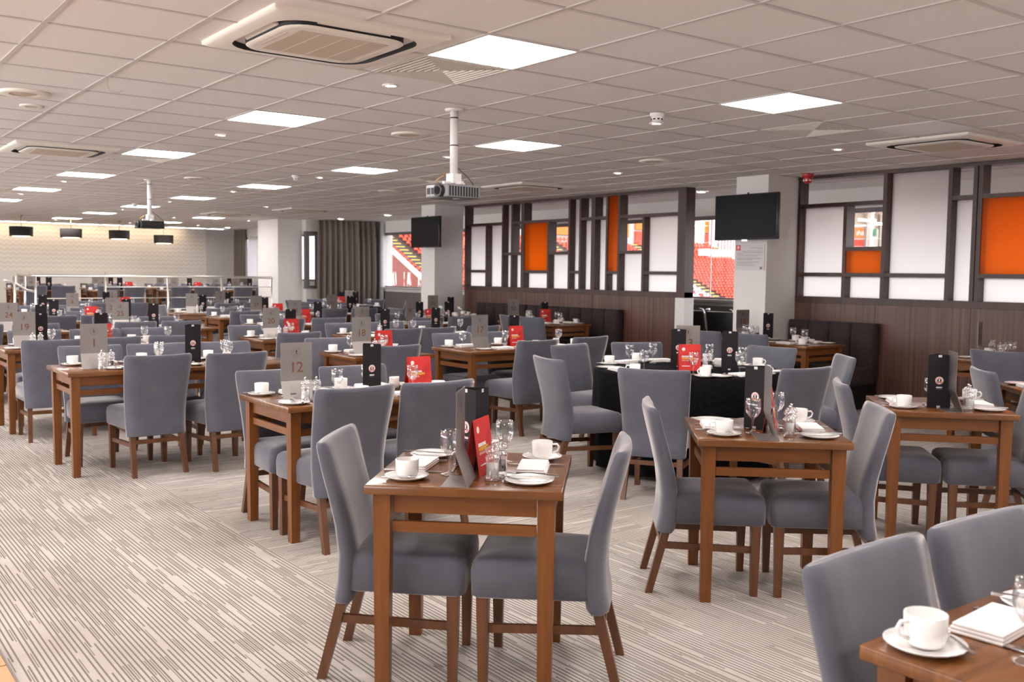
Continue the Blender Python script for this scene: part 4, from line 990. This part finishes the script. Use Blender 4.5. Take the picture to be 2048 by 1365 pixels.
long_table('table eight', 4.25, 5.4, 18.3, 18.98, '8', [(4.55, 18.02), (5.05, 18.0)], [(4.6, 19.12), (5.1, 19.12)],
           [('menu', -0.1, 0.0, 0), ('red', 0.25, 0.0, 0), ('board', 0.05, 0.1, 0)], 1)
# small diagonal table in mid room
table(5.55, 16.2, 0.68, 0.68, -39, 'small square brown table set diagonally in mid room')
for s, side in ((-1, 'aisle side'), (1, 'window side')):
    ex, ey = math.cos(R(-39)), math.sin(R(-39))
    chair(5.55+s*ex*0.33, 16.2+s*ey*0.33, -39+(0 if s < 0 else 180), 'grey fabric dining chair on the %s of the diagonal table in mid room' % side)
    setting(5.55+s*ex*0.34, 16.2+s*ey*0.34, -39+(0 if s < 0 else 180), ZT, 'on the %s of the diagonal table in mid room' % side, 1)
centre('the diagonal table in mid room', 5.55, 16.2, -39, ZT, [('board', 0.0, -0.18, 30), ('menu', 0.12, -0.05, 40), ('salt', 0.10, -0.22, 0), ('pepper', 0.16, -0.20, 0)])
# ---- tables along the booths
def booth_table(nm, y0, y1, num, chairs_, items, fl=2, x0=8.47, x1=9.15):
    table((x0+x1)/2, (y0+y1)/2, round(x1-x0, 3), round(y1-y0, 3), 0, 'brown wooden booth table, %s' % nm.replace('table ', 'number '))
    for k, (x, y, dh) in enumerate(chairs_):
        chair(x, y, dh, 'grey fabric dining chair, %s from front, facing booth of %s' % (ORD[k], nm), top=True)
    n = max(2, round((y1-y0)/0.65))
    for k in range(n):
        y = y0+(y1-y0)*(k+0.5)/n
        setting(x0, y, 0, ZT, 'at %s room-side place from front, %s' % (ORD[k], nm), fl)
        setting(x1, y, 180, ZT, 'at %s booth-side place from front, %s' % (ORD[k], nm), fl)
    centre(nm, (x0+x1)/2, (y0+y1)/2, 0, ZT, items, num)
booth_table('table sixteen', 6.17, 7.56, '16', [(8.14, 6.64, 0), (8.12, 7.25, 0)], [('board', 0.22, 0.58, -12), ('menu', 0.27, 0.30, -30), ('salt', 0.25, 0.48, 0), ('pepper', 0.30, 0.46, 0), ('jug', 0.1, -0.35, 100), ('bowl', 0.17, -0.38, 0)], 1)
booth_table('table fifteen', 3.30, 4.70, '15', [(8.20, 4.05, 0), (8.18, 3.4, 0)], [('board', 0.02, 0.52, 16), ('salt', 0.07, 0.40, 0), ('pepper', 0.13, 0.38, 0), ('red', 0.22, 0.05, 40), ('menu', 0.2, -0.1, 0)], 1, 8.52, 9.20)
booth_table('table twenty-two', 10.52, 11.9, '22', [(8.33, 10.62, 10), (8.40, 11.2, 0)], [('board', -0.12, 0.55, -10), ('menu2', 0.0, 0.0, 0), ('red', -0.03, -0.10, -10), ('jug', 0.2, -0.5, 160), ('salt', 0.0, 0.4, 0)], 1, 8.68, 9.36)
booth_table('table thirty', 13.2, 14.3, '30', [(8.30, 13.5, 0), (8.2, 14.1, 0)], [('board', -0.08, 0.40, -12), ('menu', 0.20, 0.32, -10), ('salt', 0.0, 0.3, 0), ('jug', 0.1, -0.4, 20), ('bowl', 0.2, -0.42, 0)], 1, 8.70, 9.38)

# ---- round tables under black cloths
def round_table(nm, cx, cy, r, num, tops, items, fl, label):
    t = thing('round_table', 'round folding table under ' + label, 'table', (cx, cy, 0))
    MB().lathe([(0.001, 0.72), (r-0.01, 0.72), (r-0.004, 0.73), (r-0.01, 0.745), (0.001, 0.745)], 40).build('tabletop', 'wood_top', t)
    for k in range(4): MB().cyl((0.40*math.cos(PI/2*k+.7), 0.40*math.sin(PI/2*k+.7), 0), (0.36*math.cos(PI/2*k+.7), 0.36*math.sin(PI/2*k+.7), 0.72), 0.014, 8).build('leg', 'black_plastic', t)
    mb = MB(); n = 96; rs = []
    for q, z, am in ((0.001, 0.751, 0), (r-0.006, 0.751, 0), (r+0.004, 0.742, 0), (r+0.004, 0.60, 0.008), (r+0.002, 0.32, 0.018), (r+0.006, 0.03, 0.03)):
        rs.append([((q+am*math.sin(11*2*PI*j/n+1.3)+0.4*am*math.sin(23*2*PI*j/n))*math.cos(2*PI*j/n), (q+am*math.sin(11*2*PI*j/n+1.3))*math.sin(2*PI*j/n), z) for j in range(n)])
    o = mb.rings(rs[::-1], cap=(False, False)).build('tablecloth', 'black_cloth'); o.location = (cx, cy, 0)
    tag(o, label + ' draped to the floor', 'tablecloth')
    for k, (x, y) in enumerate(tops):
        q = math.hypot(x-cx, y-cy); q2 = max(q, r+0.47); x, y = cx+(x-cx)*q2/q, cy+(y-cy)*q2/q
        h = math.degrees(math.atan2(cy-y, cx-x))
        chair(x, y, h, 'grey fabric dining chair, %s clockwise from front, %s' % (ORD[k], nm), top=True)
        setting(cx-r*math.cos(R(h)), cy-r*math.sin(R(h)), h, 0.7525, 'at %s place clockwise from front, %s' % (ORD[k], nm), fl)
    centre(nm, cx, cy, 0, 0.7525, items, num)
round_table('round table thirteen', 5.60, 5.17, 0.72, '13', [(5.47, 4.02), (4.50, 4.44), (4.58, 5.40), (5.42, 6.30), (6.05, 6.12), (6.75, 5.30), (6.52, 4.42)],
            [('board', 0.12, 0.10, -38), ('red', -0.12, -0.14, -32), ('menu2', 0.03, 0.14, -30), ('menu', 0.20, -0.24, -40), ('salt', 0.05, -0.14, 0), ('pepper', 0.12, -0.12, 0), ('jug', 0.30, -0.05, 0), ('bowl', 0.0, -0.20, 0)], 2, 'black cloth on round table thirteen')
round_table('the round table before the curtain', 9.30, 18.0, 0.72, '38', [(8.75, 17.05), (8.35, 17.6), (8.5, 18.6), (9.2, 19.05), (10.2, 18.6), (10.2, 17.5)],
            [('board', 0.05, 0.0, -25), ('red', -0.12, 0.05, -25), ('menu2', -0.05, 0.16, -25), ('menu', 0.16, -0.05, -25)], 1, 'black cloth on the round table before the curtain')

# ---- tables on the platform
PLAT = [('first platform table', 4.6, 23.2, '40'), ('second platform table', 6.1, 23.2, '41'), ('third platform table', 7.7, 23.2, '42'), ('fourth platform table', 9.2, 23.2, '43'),
        ('first back platform table', 4.9, 25.9, '44'), ('second back platform table', 6.6, 25.9, '45'), ('third back platform table', 8.2, 25.9, '46'), ('fourth back platform table', 9.7, 25.9, '47')]
for k, (nm, x, y, num) in enumerate(PLAT):
    long_table('the '+nm, x-0.58, x+0.58, y-0.34, y+0.34, num, [(x-0.28, y-0.52), (x+0.28, y-0.52)], [(x-0.28, y+0.5), (x+0.28, y+0.5)],
               [('board', -0.25, 0.0, 0), ('menu', 0.1, 0.05, 0)] + ([('red', 0.3, 0.0, 0)] if k in (1, 2) else []), 1 if k < 4 else 0, 0.22, tabl='brown dining table on the raised platform, ' + nm)

# ---- booth benches
def bench(y0, y1, label):
    t = thing('booth_bench', label, 'bench', (0, (y0+y1)/2, 0))
    L = (y1-y0)/2
    rb('seat', (9.32, 9.84, -L, L, 0.26, 0.46), 'bench_fabric', t, 0.04, 3)
    MB().box(9.38, 9.86, -L+0.02, L-0.02, 0.0, 0.26).build('plinth', 'black_vinyl', t)
    rb('back_core', (9.76, 9.885, -L, L, 0.30, 0.93), 'bench_fabric', t, 0.02)
    n = max(1, round((y1-y0)/0.285)); w = 2*L/n
    for k in range(n):
        c = -L+w*(k+0.5); rs = []
        for z, g in ((0.40, 0.03), (0.44, 0.0), (0.70, 0.0), (0.88, 0.0), (0.935, 0.012), (0.955, 0.045)):
            pts = []
            for j in range(9):
                a = PI*j/8; pts.append((9.78-math.sin(a)*(0.075-g*0.9) + (0.03*(0.955-z)*-1), c-math.cos(a)*(w/2-0.001), z))
            pts += [(9.86, c+w/2-0.001, z), (9.86, c-w/2+0.001, z)]
            rs.append(pts)
        MB().rings([list(reversed(r)) for r in rs]).build('back_channel', 'bench_fabric', t)
bench(12.60, 14.0, 'dark brown channelled booth bench behind table thirty')
bench(10.40, 12.55, 'dark brown channelled booth bench behind table twenty-two')
bench(6.22, 7.38, 'dark brown channelled booth bench behind table sixteen')
bench(2.4, 4.42, 'dark brown booth bench behind table fifteen')

# ---- black chrome-framed chairs in the corridor behind the lattice
def make_lounge():
    t = thing('corridor_chair', 'c', 'chair')
    rb('seat', (-0.25, 0.25, -0.24, 0.24, 0.40, 0.47), 'black_vinyl', t, 0.025, 3)
    o = rb('backrest', (-0.25, 0.25, -0.03, 0.03, 0.0, 0.46), 'black_vinyl', t, 0.025, 3); o.location = (0, -0.26, 0.46); o.rotation_euler = (R(9), 0, 0)
    for s in (-1, 1):
        MB().tube([(s*0.262, 0.24, 0.0), (s*0.262, 0.23, 0.44), (s*0.262, -0.22, 0.46), (s*0.262, -0.30, 0.70), (s*0.262, -0.335, 0.88), (s*0.235, -0.345, 0.935), (s*0.18, -0.35, 0.945)], 0.012, 8).build('frame', 'chrome', t)
        MB().tube([(s*0.262, -0.30, 0.0), (s*0.262, -0.22, 0.46)], 0.012, 8).build('leg', 'chrome', t)
    return t
LC = make_lounge()
for x, y, h, l in ((10.98, 9.78, -90, 'nearer the lattice, in the gap between screen and pillar'), (10.98, 9.24, -88, 'beside the pillar, in the gap after the screen'), (10.40, 6.95, 90, 'first shadow behind the frosted panes by table sixteen'), (10.40, 6.30, 90, 'second shadow behind the frosted panes by table sixteen'), (10.40, 5.55, 90, 'third shadow behind the frosted panes by table sixteen'), (10.40, 4.75, 90, 'shadow behind the low pane by table fifteen'),
                   (10.40, 11.6, 90, 'shadow behind the frosted panes at mid screen'), (10.40, 12.7, 90, 'shadow behind the orange pane'), (10.40, 10.78, 90, 'shadow behind the last frosted panes'), (10.40, 13.7, 90, 'shadow behind the first frosted panes')):
    dup(LC, (x, y, 0), R(h), 'black corridor chair with chrome frame, %s' % l, 'black corridor chairs', scale=(1, 1, 1.40) if 'shadow' in l else (1, 1, 1.05))  # chairs behind the panes are stretched taller so their shade reaches the glass
drop(LC)

# ------------------------------------------------------------------ the stadium outside the windows
struct(MB().add([(11.8,-120,-6),(260,-120,-6),(260,200,-6),(11.8,200,-6)], [(0,1,2,3)]).build('ground', 'concrete'))
DY, DZ = 0.60, 0.27
def bank_z(y, y0): return 1.08 + 0.45*(y-y0)
SEAT_ME = {}
for c in ('seat_red', 'seat_white'):
    SEAT_ME[c] = MB().hexa([(-.17,-.08,.26),(.17,-.08,.26),(.17,.16,.22),(-.17,.16,.22)], [(-.18,-.08,.31),(.18,-.08,.31),(.18,.16,.27),(-.18,.16,.27)]).hexa([(-.18,.13,.24),(.18,.13,.24),(.18,.17,.24),(-.18,.17,.24)], [(-.14,.19,.50),(.14,.19,.50),(.14,.22,.50),(-.14,.22,.50)]).mesh('stadium_seat', c)
cand = []; ROWS = []
AIS = [(37.2, 38.1), (40.0, 40.9), (71.6, 72.6), (60.0, 60.8), (84.5, 85.4), (98, 99)]
for x0, x1, y0, r0_, r1_, tag_ in ((36.6, 54.5, 63.6, -16, 17, 'A'), (54.5, 125, 66.7, -18, 14, 'B')):
    tb = struct(thing('terrace', None, None, (0, 0, 0))); tb['label'] = 'concrete seating terrace'
    mbs, mby, mbd = MB(), MB(), MB()
    for i in range(r0_, r1_):
        y = y0+DY*i; z = bank_z(y, y0); mbs.box(x0, x1, y, y+DY+0.02, z-0.6, z)
        for a, b in AIS:
            if x0 < a < x1:
                mbd.box(a, b, y-0.01, y+DY, z-0.3, z+0.012); mby.box(a+0.05, b-0.05, y-0.02, y+0.20, z-0.05, z+0.024)
        xs = x0+0.4
        while xs < x1:
            if not any(a-0.22 < xs < b+0.22 for a, b in AIS):
                white = (66 < xs < 71.3 and -8 < i < -3 and (i+int(xs*2)) % 11 != 0)
                p = proj((xs, y+0.3, z+0.4))
                view = p and ((770 < p[0] < 850 and 462 < p[1] < 578) or (1372 < p[0] < 1474 and 470 < p[1] < 604))
                cand.append((0 if view else 1, p[2] if p else 999, xs, y+0.32, z, 'seat_white' if white else 'seat_red', i, tag_))
            xs += 0.5
    mbs.build('steps', 'concrete', tb); mbd.build('aisle_treads', 'concrete_dark', tb); mby.build('yellow_nosings', 'step_yellow', tb)
cand.sort(key=lambda c: (c[0], c[1]))
for v, d, x, y, z, c, i, tg in cand[:290]:
    o = link('stadium_seat', SEAT_ME[c], None, (x, y, z))
    tag(o, '%s plastic stadium seat in the %s seen through the glass' % ('white' if c == 'seat_white' else 'red', 'stand beside the drawn curtain' if tg == 'A' else 'stand between lattice screen and pillar'), 'stadium seat', ('white' if c == 'seat_white' else 'red') + ' stadium seats ' + tg)
for c in ('seat_red', 'seat_white'):
    mb = MB()
    src = [v.co[:] for v in SEAT_ME[c].vertices]; fc = [list(p.vertices) for p in SEAT_ME[c].polygons]
    for v, d, x, y, z, cc, i, tg in cand[290:]:
        if cc == c and x < 112: mb.add([(a+x, b+y, q+z) for a, b, q in src], fc)
    tag(mb.build('stadium_seats', c), 'rows of %s stadium seats further along the stands' % c[5:], 'stadium seats', kind='stuff')
# parapet wall beside the nearer stand
t = thing('parapet_wall', 'sloping brown parapet with white coping outside the far window', 'wall', (36.0, 0, 0))
def pz(y): return 0.78+0.47*(y-58)
MB().hexa([(-0.12, 46, -6), (0.12, 46, -6), (0.12, 74, -6), (-0.12, 74, -6)], [(-0.12, 46, pz(46)), (0.12, 46, pz(46)), (0.12, 74, pz(74)), (-0.12, 74, pz(74))]).build('wall_face', 'stand_brown', t)
MB().hexa([(-0.2, 46, pz(46)), (0.2, 46, pz(46)), (0.2, 74, pz(74)), (-0.2, 74, pz(74))], [(-0.2, 46, pz(46)+0.16), (0.2, 46, pz(46)+0.16), (0.2, 74, pz(74)+0.16), (-0.2, 74, pz(74)+0.16)]).build('coping', 'stand_white', t)
# low seats and flags in front of the parapet
tb = struct(MB().box(28, 35.85, 56.2, 62, -6, 0.0).build('terrace_low', 'concrete'))
for k in range(14):
    x = 32.4+0.47*(k % 7); y = 57.0+0.8*(k//7)
    tag(link('stadium_seat', SEAT_ME['seat_red'], None, (x, y, -0.21)), 'red plastic stadium seat below the brown parapet', 'stadium seat', 'seats below the parapet')
for k in range(9):
    x = 32.3+0.36*k; y = 56.4+0.3*(k % 3); z = 0.0
    t = thing('flag', 'small red and white flag on a stick below the brown parapet', 'flag', (x, y, z), 0.4*(k % 4), 'flags below the parapet')
    MB().cyl((0, 0, 0), (0.12, 0, 1.45), 0.012, 6).build('stick', 'stand_white', t)
    MB().hexa([(0.04, -0.01, 0.7), (0.34, -0.01, 0.55), (0.34, 0.01, 0.55), (0.04, 0.01, 0.7)], [(0.12, -0.01, 1.42), (0.22, -0.01, 1.2), (0.22, 0.01, 1.2), (0.12, 0.01, 1.42)]).build('cloth', 'stand_red' if k % 2 else 'flag_white', t)
# back of the stands: columns, boards, railings, roof
t = thing('stand_building', 'orange and white rear of the stand with sign boards and roof trusses', 'building', (0, 0, 0))
MB().box(55, 130, 76.5, 77, 2, 13).build('rear_wall', 'roof_steel', t)
MB().box(34, 55, 75.0, 75.5, 4.9, 6.2).build('fascia', 'print_pink', t)
for x0, x1, mat, z0, z1, txt in ((74, 83.0, 'stand_orange', 6.3, 8.6, None), (74, 83.0, 'stand_red', 4.2, 6.1, None), (84.1, 85.6, 'stand_orange', 6.3, 8.6, 'Pult'), (84.1, 85.6, 'stand_red', 4.2, 6.1, None), (108, 116.3, 'stand_orange', 6.6, 8.0, 'uPult'), (108, 116.3, 'stand_red', 4.4, 6.4, None), (121.6, 126, 'stand_orange', 5.0, 8.4, None), (62, 73, 'stand_orange', 5.4, 8.6, None)):
    MB().box(x0, x1, 76.2, 76.45, z0, z1).build('sign_board', mat, t)
    if txt:
        o = link('lettering', text_mesh(txt, 0.9, 'print_white', 0.02, 'RIGHT'), t); o.location = (x1-0.05, 76.15, z1-1.0); o.rotation_euler = (R(90), 0, 0)
for x in (83.55, 85.9, 116.9, 120.2, 121.1, 127): MB().box(x-0.40, x+0.40, 75.4, 76.1, 2.0, 10.5).build('column', 'stand_white', t)
MB().box(80.6, 92, 71.6, 76, 1.5, 4.3).build('pale_box', 'roof_steel', t)
MB().box(86.4, 92, 75.6, 75.9, 4.6, 8.2).build('glazed_wall', 'concrete_dark', t)
for k in range(14): MB().box(82+0.5*k, 82.1+0.5*k, 71.3, 71.5, 3.6, 5.4).build('baluster', 'stand_white', t)
MB().box(81.8, 90, 71.3, 71.5, 5.3, 5.45).build('handrail', 'stand_white', t)
MB().box(117.6, 119.4, 76.0, 76.4, 5.2, 7.9).build('grey_door', 'roof_steel', t)
MB().box(117.1, 117.7, 75.2, 75.3, 6.9, 7.9).build('green_sign', 'exit_green', t)
for x0, x1, z in ((112, 115.6, 8.7), (115.2, 124, 8.35)): MB().box(x0, x1, 74, 74.3, z, z+0.3).build('strip_lamp', 'outdoor_lamp', t)
for k in range(5):
    y = 66+2.2*k; z = 9.7+0.25*k
    MB().box(100, 134, y-0.12, y+0.12, z, z+0.25).build('truss_beam', 'roof_steel', t)
    for j in range(12):
        xa = 101+2.6*j
        MB().beam((xa, y, z), (xa+1.3, y, z-0.9), 0.16).build('truss_strut', 'stand_white', t); MB().beam((xa+1.3, y, z-0.9), (xa+2.6, y, z), 0.16).build('truss_strut', 'stand_white', t)
MB().hexa([(100, 65, 10.6), (134, 65, 10.6), (134, 78, 11.8), (100, 78, 11.8)], [(100, 65, 10.7), (134, 65, 10.7), (134, 78, 11.9), (100, 78, 11.9)]).build('roof', 'roof_steel', t)

for p in (CHAIR, CUP, SAUCER, PLATE, GLASS, NAPKIN, KNIFE, FORK, SPOON, SALT, PEPPER, JUG, BOWL, MENU, REDC): drop(p)
